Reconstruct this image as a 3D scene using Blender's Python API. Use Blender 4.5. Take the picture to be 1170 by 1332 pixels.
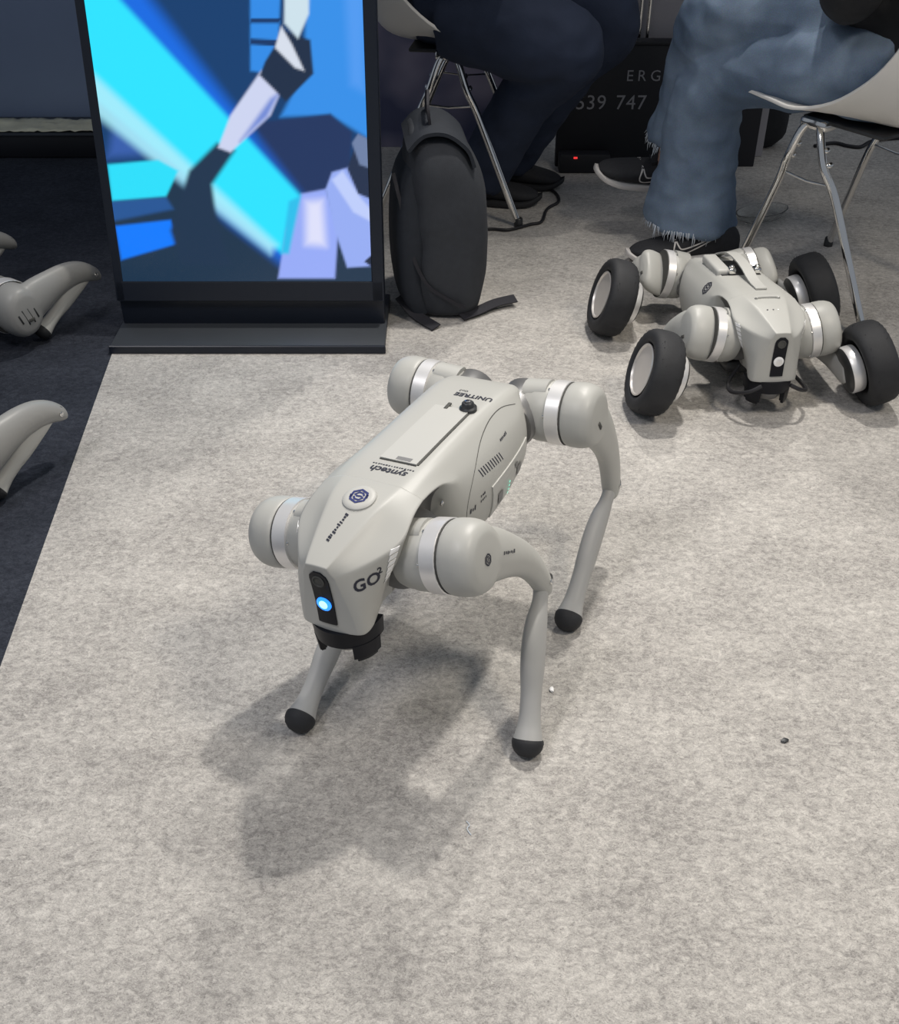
import bpy, bmesh, math, random
import numpy as np
from mathutils import Vector, Matrix, Euler, noise
from mathutils.bvhtree import BVHTree

random.seed(7)
for o in list(bpy.data.objects):
    bpy.data.objects.remove(o)
SC = bpy.context.scene
COL = SC.collection
R = math.radians
PI = math.pi

# ---------------------------------------------------------------- camera
CAM_H, PITCH, FPX = 1.1678, R(36.0), 1420.0
cam_d = bpy.data.cameras.new('camera')
cam = bpy.data.objects.new('camera', cam_d)
COL.objects.link(cam)
cam.location = (0, 0, CAM_H)
cam.rotation_euler = (PI/2 - PITCH, 0, 0)
cam_d.sensor_fit = 'HORIZONTAL'
cam_d.sensor_width = 36.0
cam_d.lens = FPX/1170.0*36.0
cam_d.clip_start = 0.02
SC.camera = cam

# ---------------------------------------------------------------- world, lights, exposure
SC.view_settings.view_transform = 'Standard'
SC.view_settings.look = 'None'
SC.view_settings.gamma = 1.0
SC.view_settings.exposure = 0.0
SC.view_settings.use_curve_mapping = False
W = bpy.data.worlds.new('hall')
SC.world = W
W.use_nodes = True
W.node_tree.nodes['Background'].inputs['Color'].default_value = (0.80, 0.88, 1.0, 1)
W.node_tree.nodes['Background'].inputs['Strength'].default_value = 0.27

def area_light(name, loc, target, size, power, col):
    d = bpy.data.lights.new(name, 'AREA')
    d.shape = 'DISK'; d.size = size; d.energy = power; d.color = col
    o = bpy.data.objects.new(name, d); COL.objects.link(o)
    o.location = loc
    o.rotation_euler = (Vector(target)-Vector(loc)).to_track_quat('-Z', 'Y').to_euler()
    return o
def spot_light(name, loc, target, size, power, col, cone, blend=0.9):
    d = bpy.data.lights.new(name, 'SPOT')
    d.shadow_soft_size = size; d.energy = power; d.color = col; d.spot_size = R(cone); d.spot_blend = blend
    o = bpy.data.objects.new(name, d); COL.objects.link(o)
    o.location = loc
    o.rotation_euler = (Vector(target)-Vector(loc)).to_track_quat('-Z', 'Y').to_euler()
    return o
# track spots under the hall ceiling
spot_light('track_spot_key', (0.62, 2.75, 3.6), (0.05, 1.05, 0), 0.09, 345, (1.0, 0.95, 0.88), 66)
spot_light('track_spot_rear', (0.95, 4.6, 3.8), (0.1, 0.9, 0), 0.09, 260, (1.0, 0.96, 0.90), 44)
spot_light('track_spot_warm', (2.0, 0.2, 3.6), (0.75, 1.35, 0), 0.40, 245, (1.0, 0.90, 0.76), 62)
spot_light('track_spot_cool', (-1.8, 0.0, 3.6), (-0.25, 1.15, 0), 0.40, 180, (0.98, 0.95, 0.97), 60)

# ---------------------------------------------------------------- small maths
CF = Vector((0, math.cos(PITCH), -math.sin(PITCH)))
CU = Vector((0, math.sin(PITCH), math.cos(PITCH)))
CC = Vector((0, 0, CAM_H))
def ray(u, v):
    return CF + Vector((1, 0, 0))*((u-585)/FPX) - CU*((v-666)/FPX)
def gnd(u, v, h=0.0):
    d = ray(u, v); return CC + d*((h-CAM_H)/d.z)
def dep(u, v, y):
    d = ray(u, v); return CC + d*(y/d.y)

# ---------------------------------------------------------------- materials
MATS = {}
def mat(name, col, rough=0.5, metal=0.0, var=0.0, scale=20.0, bump=0.0, bscale=200.0, coat=0.0, emit=None, trans=0.0, ior=1.45, spec=None, alpha=None):
    if name in MATS: return MATS[name]
    m = bpy.data.materials.new(name); m.use_nodes = True
    nt = m.node_tree; b = nt.nodes['Principled BSDF']
    b.inputs['Roughness'].default_value = rough
    b.inputs['Metallic'].default_value = metal
    b.inputs['Base Color'].default_value = (*col, 1)
    b.inputs['Coat Weight'].default_value = coat
    b.inputs['Transmission Weight'].default_value = trans
    b.inputs['IOR'].default_value = ior
    if spec is not None: b.inputs['Specular IOR Level'].default_value = spec
    if emit:
        b.inputs['Emission Color'].default_value = (*emit[0], 1)
        b.inputs['Emission Strength'].default_value = emit[1]
    tc = nt.nodes.new('ShaderNodeTexCoord')
    n = nt.nodes.new('ShaderNodeTexNoise'); n.inputs['Scale'].default_value = scale; n.inputs['Detail'].default_value = 6
    nt.links.new(tc.outputs['Object'], n.inputs['Vector'])
    mx = nt.nodes.new('ShaderNodeMix'); mx.data_type = 'RGBA'
    lo = tuple(max(0, c*(1-var)) for c in col); hi = tuple(min(1, c*(1+var)) for c in col)
    mx.inputs[6].default_value = (*lo, 1); mx.inputs[7].default_value = (*hi, 1)
    nt.links.new(n.outputs['Fac'], mx.inputs[0])
    nt.links.new(mx.outputs[2], b.inputs['Base Color'])
    if bump > 0:
        n2 = nt.nodes.new('ShaderNodeTexNoise'); n2.inputs['Scale'].default_value = bscale; n2.inputs['Detail'].default_value = 4
        nt.links.new(tc.outputs['Object'], n2.inputs['Vector'])
        bp = nt.nodes.new('ShaderNodeBump'); bp.inputs['Strength'].default_value = bump; bp.inputs['Distance'].default_value = 0.002
        nt.links.new(n2.outputs['Fac'], bp.inputs['Height']); nt.links.new(bp.outputs['Normal'], b.inputs['Normal'])
    MATS[name] = m
    return m

M_SHELL = mat('robot_grey_plastic', (0.44, 0.44, 0.415), 0.42, var=0.04, scale=9)
M_SHELL2 = mat('robot_light_plastic', (0.49, 0.49, 0.465), 0.45, var=0.03, scale=9)
M_LEG = mat('robot_leg_grey', (0.41, 0.41, 0.40), 0.5, var=0.05, scale=12, bump=0.05, bscale=900)
M_SILVER = mat('brushed_silver', (0.86, 0.85, 0.84), 0.36, 0.55, var=0.04, scale=60)
M_CHROME = mat('chrome', (0.80, 0.79, 0.77), 0.12, 1.0, var=0.05, scale=15)
M_DARK = mat('dark_metal', (0.06, 0.062, 0.065), 0.4, 0.6, var=0.3, scale=60)
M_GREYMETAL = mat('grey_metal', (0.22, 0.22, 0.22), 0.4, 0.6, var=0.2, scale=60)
M_RUBBER = mat('black_rubber', (0.022, 0.023, 0.026), 0.7, var=0.25, scale=50, bump=0.15, bscale=300)
M_BLACKGLOSS = mat('black_gloss', (0.006, 0.007, 0.011), 0.38, var=0.2, scale=20, spec=0.25)
M_INK = mat('dark_ink', (0.018, 0.02, 0.035), 0.5, var=0.1)
M_BLUEINK = mat('dark_blue_ink', (0.035, 0.045, 0.16), 0.4, var=0.1)
M_GAP = mat('panel_gap', (0.07, 0.07, 0.065), 0.7, var=0.2)
M_PORT = mat('port_grey', (0.20, 0.20, 0.20), 0.5, var=0.15, scale=80)
M_WHITE = mat('white_reflector', (0.9, 0.9, 0.9), 0.25, var=0.03)
M_LENSBLUE = mat('lens_blue_light', (0.05, 0.25, 0.8), 0.2, emit=((0.02, 0.22, 1.0), 1.6))
M_LENSCORE = mat('lens_bright_core', (0.5, 0.8, 1.0), 0.2, emit=((0.25, 0.75, 1.0), 1.9))
M_GREENLED = mat('green_led', (0.2, 0.8, 0.6), 0.3, emit=((0.15, 0.9, 0.62), 1.0))
M_WHITEPLASTIC = mat('white_plastic', (0.80, 0.78, 0.74), 0.35, var=0.02, scale=6)
M_RIM = mat('pale_rim', (0.66, 0.63, 0.60), 0.35, 0.5, var=0.06, scale=40)
M_SKIN = mat('skin', (0.52, 0.33, 0.26), 0.55, var=0.08, scale=30)
M_HAIR = mat('dark_hair', (0.03, 0.022, 0.018), 0.6, var=0.3, scale=120)
M_NAVY = mat('navy_trousers', (0.020, 0.030, 0.060), 0.85, var=0.25, scale=14, bump=0.3, bscale=120)
M_BLACKCLOTH = mat('black_cloth', (0.018, 0.019, 0.022), 0.9, var=0.3, scale=40, bump=0.3, bscale=200)
M_PACK = mat('backpack_cloth', (0.014, 0.018, 0.026), 0.8, var=0.25, scale=60, bump=0.25, bscale=700)
M_PACKGREY = mat('backpack_grey_cloth', (0.030, 0.034, 0.042), 0.8, var=0.2, scale=60, bump=0.25, bscale=700)
M_STRAP = mat('black_webbing', (0.018, 0.018, 0.024), 0.75, var=0.2, scale=200, bump=0.4, bscale=900)
M_SHOE = mat('black_shoe_knit', (0.020, 0.021, 0.025), 0.8, var=0.3, scale=120, bump=0.3, bscale=500)
M_SOLE = mat('off_white_sole', (0.62, 0.60, 0.58), 0.6, var=0.06, scale=40)
M_FRAY = mat('frayed_white_threads', (0.55, 0.60, 0.66), 0.9, var=0.1)
M_BEZEL = mat('screen_bezel', (0.010, 0.014, 0.024), 0.35, var=0.1, scale=8)
M_BASE = mat('dark_steel_base', (0.055, 0.062, 0.072), 0.45, 0.3, var=0.12, scale=8)
M_CABLE = mat('black_cable', (0.015, 0.015, 0.018), 0.5, var=0.2)
M_CLEAR = mat('clear_plastic', (0.9, 0.9, 0.88), 0.12, trans=0.92, ior=1.2)
M_FILM = mat('crumpled_film', (0.70, 0.67, 0.50), 0.3, var=0.3, scale=25)
M_PAINTED = mat('grey_wall_panel', (0.36, 0.35, 0.38), 0.7, var=0.12, scale=3)

def carpet(name, dark, mid, light, warm=None, fib=1.0):
    m = bpy.data.materials.new(name); m.use_nodes = True
    nt = m.node_tree; b = nt.nodes['Principled BSDF']; L = nt.links.new
    b.inputs['Roughness'].default_value = 0.95
    b.inputs['Specular IOR Level'].default_value = 0.15
    tc = nt.nodes.new('ShaderNodeTexCoord')
    mp = nt.nodes.new('ShaderNodeMapping'); mp.inputs['Scale'].default_value = (0.85, 1.15, 1)
    L(tc.outputs['Object'], mp.inputs['Vector'])
    def nz(sc, det, rough=0.6, dist=0.0):
        n = nt.nodes.new('ShaderNodeTexNoise'); n.inputs['Scale'].default_value = sc
        n.inputs['Detail'].default_value = det; n.inputs['Roughness'].default_value = rough
        n.inputs['Distortion'].default_value = dist
        L(mp.outputs['Vector'], n.inputs['Vector']); return n.outputs['Fac']
    def mul(a, k):
        q = nt.nodes.new('ShaderNodeMath'); q.operation = 'MULTIPLY'; L(a, q.inputs[0]); q.inputs[1].default_value = k; return q.outputs[0]
    def add(a, c):
        q = nt.nodes.new('ShaderNodeMath'); q.operation = 'ADD'; L(a, q.inputs[0]); L(c, q.inputs[1]); return q.outputs[0]
    def stretch(a, lo, hi):
        q = nt.nodes.new('ShaderNodeMapRange'); L(a, q.inputs[0]); q.inputs[1].default_value = lo; q.inputs[2].default_value = hi; return q.outputs[0]
    fine = stretch(nz(300, 3, 0.7, 1.2), 0.30, 0.70); midn = stretch(nz(75, 6, 0.82, 0.5), 0.34, 0.66); big = stretch(nz(7, 3), 0.30, 0.70)
    f = add(add(mul(fine, 0.36), mul(midn, 0.44)), mul(big, 0.20))
    r = nt.nodes.new('ShaderNodeValToRGB'); L(f, r.inputs['Fac'])
    e = r.color_ramp.elements
    e[0].position = 0.24; e[0].color = (*dark, 1)
    e[1].position = 0.78; e[1].color = (*light, 1)
    k = e.new(0.50); k.color = (*mid, 1)
    # scattered dark fibres
    w = nt.nodes.new('ShaderNodeTexNoise'); w.inputs['Scale'].default_value = 210; w.inputs['Detail'].default_value = 2; w.inputs['Distortion'].default_value = 3.0
    L(mp.outputs['Vector'], w.inputs['Vector'])
    mr = nt.nodes.new('ShaderNodeMapRange'); mr.inputs[1].default_value = 0.30; mr.inputs[2].default_value = 0.38; mr.inputs[3].default_value = 0.5*fib; mr.inputs[4].default_value = 0.0
    L(w.outputs['Fac'], mr.inputs[0])
    mx = nt.nodes.new('ShaderNodeMix'); mx.data_type = 'RGBA'; L(mr.outputs[0], mx.inputs[0]); L(r.outputs['Color'], mx.inputs[6])
    mx.inputs[7].default_value = (dark[0]*0.35, dark[1]*0.35, dark[2]*0.35, 1)
    L(mx.outputs[2], b.inputs['Base Color'])
    bp = nt.nodes.new('ShaderNodeBump'); bp.inputs['Strength'].default_value = 0.5; bp.inputs['Distance'].default_value = 0.004
    L(f, bp.inputs['Height']); L(bp.outputs['Normal'], b.inputs['Normal'])
    return m
M_CARPET = carpet('light_grey_needlefelt', (0.27, 0.258, 0.245), (0.45, 0.430, 0.405), (0.64, 0.615, 0.575))
M_DARKFLOOR = carpet('dark_needlefelt', (0.020, 0.023, 0.032), (0.034, 0.039, 0.052), (0.056, 0.062, 0.080), fib=0.6)

def denim():
    m = bpy.data.materials.new('washed_blue_denim'); m.use_nodes = True
    nt = m.node_tree; b = nt.nodes['Principled BSDF']; L = nt.links.new
    b.inputs['Roughness'].default_value = 0.9; b.inputs['Specular IOR Level'].default_value = 0.2
    tc = nt.nodes.new('ShaderNodeTexCoord')
    n = nt.nodes.new('ShaderNodeTexNoise'); n.inputs['Scale'].default_value = 7; n.inputs['Detail'].default_value = 5
    L(tc.outputs['Object'], n.inputs['Vector'])
    r = nt.nodes.new('ShaderNodeValToRGB'); L(n.outputs['Fac'], r.inputs['Fac'])
    r.color_ramp.elements[0].position = 0.35; r.color_ramp.elements[0].color = (0.095, 0.145, 0.225, 1)
    r.color_ramp.elements[1].position = 0.68; r.color_ramp.elements[1].color = (0.195, 0.270, 0.375, 1)
    n2 = nt.nodes.new('ShaderNodeTexNoise'); n2.inputs['Scale'].default_value = 420; n2.inputs['Detail'].default_value = 2
    L(tc.outputs['Object'], n2.inputs['Vector'])
    mx = nt.nodes.new('ShaderNodeMix'); mx.data_type = 'RGBA'; mx.blend_type = 'OVERLAY'; mx.inputs[0].default_value = 0.35
    L(r.outputs['Color'], mx.inputs[6]); L(n2.outputs['Color'], mx.inputs[7])
    hs = nt.nodes.new('ShaderNodeHueSaturation'); hs.inputs['Saturation'].default_value = 0.9
    L(mx.outputs[2], hs.inputs['Color'])
    L(hs.outputs['Color'], b.inputs['Base Color'])
    bp = nt.nodes.new('ShaderNodeBump'); bp.inputs['Strength'].default_value = 0.25; bp.inputs['Distance'].default_value = 0.002
    L(n2.outputs['Fac'], bp.inputs['Height']); L(bp.outputs['Normal'], b.inputs['Normal'])
    return m
M_DENIM = denim()

# ---------------------------------------------------------------- mesh helpers
def mesh_from(verts, faces, smooth=True):
    me = bpy.data.meshes.new('mesh')
    me.from_pydata([tuple(v) for v in verts], [], [tuple(f) for f in faces])
    bm = bmesh.new(); bm.from_mesh(me); bmesh.ops.recalc_face_normals(bm, faces=bm.faces); bm.to_mesh(me); bm.free()
    if smooth:
        for p in me.polygons: p.use_smooth = True
    return me
def from_bm(bm, smooth=True, angle=None):
    bmesh.ops.recalc_face_normals(bm, faces=bm.faces)
    me = bpy.data.meshes.new('mesh'); bm.to_mesh(me); bm.free()
    if smooth:
        for p in me.polygons: p.use_smooth = True
        if angle is not None: me.set_sharp_from_angle(angle=angle)
    return me
def bake(me, mods):
    """apply a list of (type, settings) modifiers to a mesh and return the result"""
    o = bpy.data.objects.new('tmp', me); COL.objects.link(o)
    for t, kw in mods:
        md = o.modifiers.new('m', t)
        for k, v in kw.items(): setattr(md, k, v)
    bpy.context.view_layer.update()
    dg = bpy.context.evaluated_depsgraph_get()
    res = bpy.data.meshes.new_from_object(o.evaluated_get(dg))
    bpy.data.objects.remove(o)
    for p in res.polygons: p.use_smooth = True
    return res
def obj(name, me, m, parent=None, mw=None):
    o = bpy.data.objects.new(name, me); COL.objects.link(o)
    me.name = name
    if m is not None:
        if len(me.materials) == 0: me.materials.append(m)
        elif me.materials[0] != m:
            o.material_slots[0].link = 'OBJECT'; o.material_slots[0].material = m
    if parent is not None: o.parent = parent
    if mw is not None: o.matrix_local = mw
    return o
def thing(name, label, cat, loc=(0, 0, 0), rot=(0, 0, 0), group=None):
    o = bpy.data.objects.new(name, None); COL.objects.link(o)
    o.empty_display_size = 0.05
    o.location = loc; o.rotation_euler = rot
    return tag(o, label, cat, group)
def tag(o, label, cat, group=None, kind=None):
    o['label'] = label
    if cat: o['category'] = cat
    if group: o['group'] = group
    if kind: o['kind'] = kind
    return o
def struct(o, label=None):
    o['kind'] = 'structure'
    if label: o['label'] = label
    return o

def ring_faces(nr, n, cap0=True, cap1=True):
    f = []
    for i in range(nr-1):
        for j in range(n):
            a = i*n+j; b = i*n+(j+1) % n
            f.append((a, b, b+n, a+n))
    if cap0: f.append(tuple(range(n-1, -1, -1)))
    if cap1: f.append(tuple(range((nr-1)*n, nr*n)))
    return f
def loft(rings, cap0=True, cap1=True):
    n = len(rings[0])
    v = [p for r in rings for p in r]
    return v, ring_faces(len(rings), n, cap0, cap1)
def join_vf(parts):
    V, F = [], []
    for v, f in parts:
        k = len(V); V += [tuple(p) for p in v]; F += [tuple(i+k for i in q) for q in f]
    return V, F
def lathe_vf(prof, axis='y', n=32, cap=True):
    """prof: list of (radius, position along axis)"""
    rings = []
    for r, t in prof:
        rg = []
        for k in range(n):
            a = 2*PI*k/n; c, s = r*math.cos(a), r*math.sin(a)
            rg.append({'y': (c, t, s), 'z': (c, s, t), 'x': (t, c, s)}[axis])
        rings.append(rg)
    return loft(rings, cap, cap)
def frame_along(pts):
    T = []
    for i in range(len(pts)):
        a = pts[max(0, i-1)]; b = pts[min(len(pts)-1, i+1)]
        T.append((b-a).normalized())
    return T
def tube_vf(pts, rad, n=12, side=None, cap=True):
    """tube along pts; rad: number or list of (r_side, r_other) or numbers"""
    pts = [Vector(p) for p in pts]
    T = frame_along(pts)
    rings = []
    s = Vector(side) if side is not None else (Vector((0, 0, 1)) if abs(T[0].z) < 0.9 else Vector((1, 0, 0)))
    for i, p in enumerate(pts):
        s = (s - T[i]*s.dot(T[i])).normalized()
        w = T[i].cross(s)
        r = rad[i] if isinstance(rad, (list, tuple)) else rad
        ra, rb = r if isinstance(r, (list, tuple)) else (r, r)
        rings.append([p + s*(ra*math.cos(2*PI*k/n)) + w*(rb*math.sin(2*PI*k/n)) for k in range(n)])
    return loft(rings, cap, cap)
def spline(pts, n=8):
    """Catmull-Rom through points (tuples of any length)"""
    out = []; P = [np.array(p, float) for p in pts]
    for i in range(len(P)-1):
        p0 = P[max(i-1, 0)]; p1 = P[i]; p2 = P[i+1]; p3 = P[min(i+2, len(P)-1)]
        for k in range(n):
            t = k/n
            out.append(0.5*((2*p1)+(-p0+p2)*t+(2*p0-5*p1+4*p2-p3)*t*t+(-p0+3*p1-3*p2+p3)*t**3))
    out.append(P[-1]); return out
def box_me(sx, sy, sz, bev=0.0, seg=2, off=(0, 0, 0)):
    bm = bmesh.new(); bmesh.ops.create_cube(bm, size=1)
    bmesh.ops.scale(bm, vec=(sx, sy, sz), verts=bm.verts)
    if bev > 0: bmesh.ops.bevel(bm, geom=list(bm.edges), offset=bev, segments=seg, profile=0.5, affect='EDGES')
    bmesh.ops.translate(bm, vec=off, verts=bm.verts)
    return from_bm(bm, True, R(35))
def vf_me(vf, smooth=True, angle=40):
    me = mesh_from(vf[0], vf[1], smooth)
    if smooth and angle: me.set_sharp_from_angle(angle=R(angle))
    return me
def ribbon_vf(pts, width, thick, up=(0, 0, 1)):
    """flat strap along pts"""
    pts = [Vector(p) for p in pts]; T = frame_along(pts); rings = []
    for i, p in enumerate(pts):
        u = up[i] if isinstance(up, list) else up
        u = Vector(u); s = T[i].cross(u).normalized(); u = s.cross(T[i]).normalized()
        w = width[i] if isinstance(width, list) else width
        rings.append([p + s*w/2 + u*thick/2, p - s*w/2 + u*thick/2, p - s*w/2 - u*thick/2, p + s*w/2 - u*thick/2])
    return loft(rings)
def remesh_union(vfs, voxel, smooth_it=4, fac=0.6):
    V, F = join_vf(vfs)
    me = mesh_from(V, F)
    return bake(me, [('REMESH', dict(mode='VOXEL', voxel_size=voxel)), ('SMOOTH', dict(factor=fac, iterations=smooth_it))])
def bvh_of(me):
    return BVHTree.FromPolygons([v.co.copy() for v in me.vertices], [tuple(p.vertices) for p in me.polygons])

# flat shapes laid on a surface --------------------------------------------------
def text_poly(txt, size, spacing=1.0, shear=0.0, bold=0.0):
    cu = bpy.data.curves.new('txt', 'FONT'); cu.body = txt; cu.size = size; cu.align_x = 'CENTER'; cu.align_y = 'CENTER'
    cu.space_character = spacing; cu.shear = shear; cu.offset = bold; cu.resolution_u = 3
    o = bpy.data.objects.new('txt', cu); COL.objects.link(o)
    bpy.context.view_layer.update()
    me = bpy.data.meshes.new_from_object(o.evaluated_get(bpy.context.evaluated_depsgraph_get()))
    bpy.data.objects.remove(o)
    v = [(p.co.x, p.co.y) for p in me.vertices]; f = [tuple(p.vertices) for p in me.polygons]
    return v, f
def rect_poly(w, h, cx=0, cy=0, nx=1, ny=1, shear=0.0):
    v = []; f = []
    for j in range(ny+1):
        for i in range(nx+1):
            y = cy-h/2+h*j/ny; v.append((cx-w/2+w*i/nx+shear*(y-cy), y))
    for j in range(ny):
        for i in range(nx):
            a = j*(nx+1)+i; f.append((a, a+1, a+nx+2, a+nx+1))
    return v, f
def disc_poly(r, n=24, squash=1.0):
    v = [(0, 0)]; f = []
    for k in range(n): v.append((r*math.cos(2*PI*k/n), r*squash*math.sin(2*PI*k/n)))
    for k in range(n): f.append((0, k+1, (k+1) % n+1))
    return v, f
def strip_poly(pts, w):
    v = []; f = []
    P = [Vector(p) for p in pts]
    for i, p in enumerate(P):
        t = (P[min(i+1, len(P)-1)]-P[max(i-1, 0)]).normalized(); nrm = Vector((-t.y, t.x))
        wi = w[i] if isinstance(w, list) else w
        v += [tuple(p+nrm*wi/2), tuple(p-nrm*wi/2)]
    for i in range(len(P)-1): f.append((2*i, 2*i+1, 2*i+3, 2*i+2))
    return v, f
def join_poly(ps):
    V, F = [], []
    for v, f in ps:
        k = len(V); V += list(v); F += [tuple(i+k for i in q) for q in f]
    return V, F
def swirl_logo(r):
    """two hooked hexagonal strokes that interlock"""
    out = []
    for s in (0, PI):
        pts = []
        for a in (205, 150, 95, 40, -5): pts.append((0.84*r*math.cos(R(a)), 0.84*r*math.sin(R(a))))
        out.append(([( p[0]*math.cos(s)-p[1]*math.sin(s), p[0]*math.sin(s)+p[1]*math.cos(s)) for p in strip_poly(pts, 0.24*r)[0]], strip_poly(pts, 0.24*r)[1]))
        pts = [(0.50*r*math.cos(R(a)), 0.50*r*math.sin(R(a))) for a in (15, 60, 110, 165)] + [(-0.18*r, -0.02*r), (0.03*r, 0.0)]
        sp = strip_poly(pts, 0.21*r)
        out.append(([(p[0]*math.cos(s)-p[1]*math.sin(s), p[0]*math.sin(s)+p[1]*math.cos(s)) for p in sp[0]], sp[1]))
    return join_poly(out)
def scribble(n, w, h, seed):
    """row of tiny unreadable marks"""
    rr = random.Random(seed); ps = []; x = -w/2
    for i in range(n):
        ww = w/n*rr.uniform(0.45, 0.8); hh = h*rr.uniform(0.5, 1.0)
        ps.append(rect_poly(ww, hh, x+ww/2, rr.uniform(-.1, .1)*h, shear=0.25)); x += w/n
    return join_poly(ps)
def decal(name, poly, origin, uax, vax, bvh, m, parent, off=0.0006, reach=0.08, thick=0.0):
    uax = Vector(uax).normalized(); vax = Vector(vax); vax = (vax-uax*vax.dot(uax)).normalized(); nrm = uax.cross(vax)
    og = Vector(origin); out = []
    for (a, b) in poly[0]:
        p = og + uax*a + vax*b
        hit = bvh.ray_cast(p+nrm*reach, -nrm, reach*2) if bvh else (None,)
        q = hit[0] if hit[0] is not None else p
        out.append(q + nrm*(off+thick))
    F = list(poly[1]); V = list(out)
    if thick > 0:
        bm = bmesh.new(); vs = [bm.verts.new(v) for v in V]
        for f in F: bm.faces.new([vs[i] for i in f])
        r = bmesh.ops.extrude_face_region(bm, geom=list(bm.faces))
        bmesh.ops.translate(bm, vec=-nrm*(thick+off), verts=[g for g in r['geom'] if isinstance(g, bmesh.types.BMVert)])
        me = from_bm(bm, False)
    else:
        me = bpy.data.meshes.new('decal'); me.from_pydata([tuple(v) for v in V], [], F)
    return obj(name, me, m, parent)

# ================================================================ SETTING
def edge_x(y): return -0.684 - 0.0823*(y-1.2)
YN, YF = -1.2, 6.2
me = mesh_from([(edge_x(YN), YN, 0), (3.6, YN, 0), (3.6, YF, 0), (edge_x(YF), YF, 0),
                (edge_x(YN), YN, -.02), (3.6, YN, -.02), (3.6, YF, -.02), (edge_x(YF), YF, -.02)],
               [(0, 1, 2, 3), (7, 6, 5, 4), (0, 4, 5, 1), (1, 5, 6, 2), (2, 6, 7, 3), (3, 7, 4, 0)], False)
struct(obj('floor', me, M_CARPET), 'light grey flecked needlefelt carpet of the stand')
me = mesh_from([(-3.6, YN, -.002), (edge_x(YN), YN, -.002), (edge_x(YF), YF, -.002), (-3.6, YF, -.002),
                (-3.6, YN, -.02), (edge_x(YN), YN, -.02), (edge_x(YF), YF, -.02), (-3.6, YF, -.02)],
               [(0, 1, 2, 3), (7, 6, 5, 4), (0, 4, 5, 1), (1, 5, 6, 2), (2, 6, 7, 3), (3, 7, 4, 0)], False)
struct(obj('floor_dark', me, M_DARKFLOOR), 'dark carpet beside the light grey carpet')

# ================================================================ ROBOT DOGS
HX, HY, HO = 0.1934, 0.0465, 0.0955

def profile_loft(stations, creases, levels=2, capscale=0.6):
    """stations: (x, half profile from top centre to bottom centre); mirrored, lofted and subdivided"""
    rings = []
    for x, hp in stations:
        hp = [(max(p[0], 0), p[1]) for p in hp]
        left = hp; right = [(-y, z) for y, z in hp[1:-1]][::-1]
        xs = x if isinstance(x, (list, tuple)) else [x]*len(hp)
        xr = xs[1:-1][::-1]
        rings.append([(xx, y, z) for xx, (y, z) in zip(xs, left)] + [(xx, y, z) for xx, (y, z) in zip(xr, right)])
    n = len(rings[0]); h = len(stations[0][1])
    def shrink(rg, k):
        c = [sum(p[i] for p in rg)/len(rg) for i in range(3)]
        return [tuple(c[i]+(p[i]-c[i])*k for i in range(3)) for p in rg]
    rings = [shrink(rings[0], 0.5)] + rings + [shrink(rings[-1], capscale)]
    V, F = loft(rings)
    bm = bmesh.new(); vs = [bm.verts.new(v) for v in V]
    for f in F: bm.faces.new([vs[i] for i in f])
    bm.verts.index_update()
    cl = bm.edges.layers.float.new('crease_edge')
    for e in bm.edges:
        a, b = e.verts[0].index, e.verts[1].index
        ja, jb = a % n, b % n
        if ja == jb:
            j = ja if ja < h else n-ja
            if j in creases:
                cv = creases[j]
                if isinstance(cv, tuple): cv = cv[0] if min(e.verts[0].co.x, e.verts[1].co.x) > cv[1] else cv[2]
                e[cl] = cv
        ra, rb = a//n, b//n
        if ra == rb and ra in (1, len(rings)-2): e[cl] = max(e[cl], 0.55)
    me = from_bm(bm)
    return bake(me, [('SUBSURF', dict(levels=levels, render_levels=levels))])

TORSO_ST = [
    (-.196, [(0, .034), (.030, .034), (.038, .030), (.040, .014), (.040, -.004), (.039, -.022), (.034, -.036), (.022, -.044), (0, -.045)]),
    (-.170, [(0, .054), (.046, .054), (.054, .048), (.052, .030), (.047, .006), (.046, -.020), (.042, -.042), (.030, -.053), (0, -.055)]),
    (-.150, [(0, .063), (.050, .063), (.061, .057), (.067, .038), (.073, .010), (.073, -.018), (.064, -.042), (.045, -.060), (0, -.062)]),
    (-.120, [(0, .070), (.050, .070), (.062, .064), (.080, .042), (.088, .012), (.087, -.020), (.078, -.048), (.054, -.068), (0, -.070)]),
    (-.050, [(0, .077), (.047, .077), (.060, .070), (.082, .046), (.095, .014), (.094, -.022), (.084, -.054), (.060, -.075), (0, -.077)]),
    (.040,  [(0, .082), (.047, .082), (.060, .075), (.081, .050), (.095, .016), (.095, -.022), (.086, -.056), (.062, -.076), (0, -.078)]),
    (.090,  [(0, .084), (.046, .084), (.060, .078), (.081, .055), (.091, .018), (.090, -.020), (.080, -.050), (.058, -.070), (0, -.072)]),
    (.109,  [(0, .085), (.045, .085), (.060, .080), (.079, .061), (.080, .018), (.076, -.018), (.066, -.046), (.050, -.062), (0, -.066)]),
    (.118,  [(0, .0855), (.044, .0855), (.059, .081), (.076, .066), (.044, .054), (.040, -.010), (.040, -.036), (.036, -.056), (0, -.060)]),
    (.140,  [(0, .0865), (.043, .0862), (.058, .082), (.074, .0715), (.038, .062), (.034, -.010), (.034, -.036), (.032, -.056), (0, -.060)]),
    (.172,  [(0, .0870), (.041, .0860), (.057, .0815), (.073, .0730), (.036, .064), (.032, -.010), (.032, -.034), (.032, -.054), (0, -.058)]),
    (.192,  [(0, .0850), (.037, .0835), (.052, .0775), (.0700, .0690), (.036, .058), (.031, -.010), (.031, -.032), (.031, -.052), (0, -.056)]),
]
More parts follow.
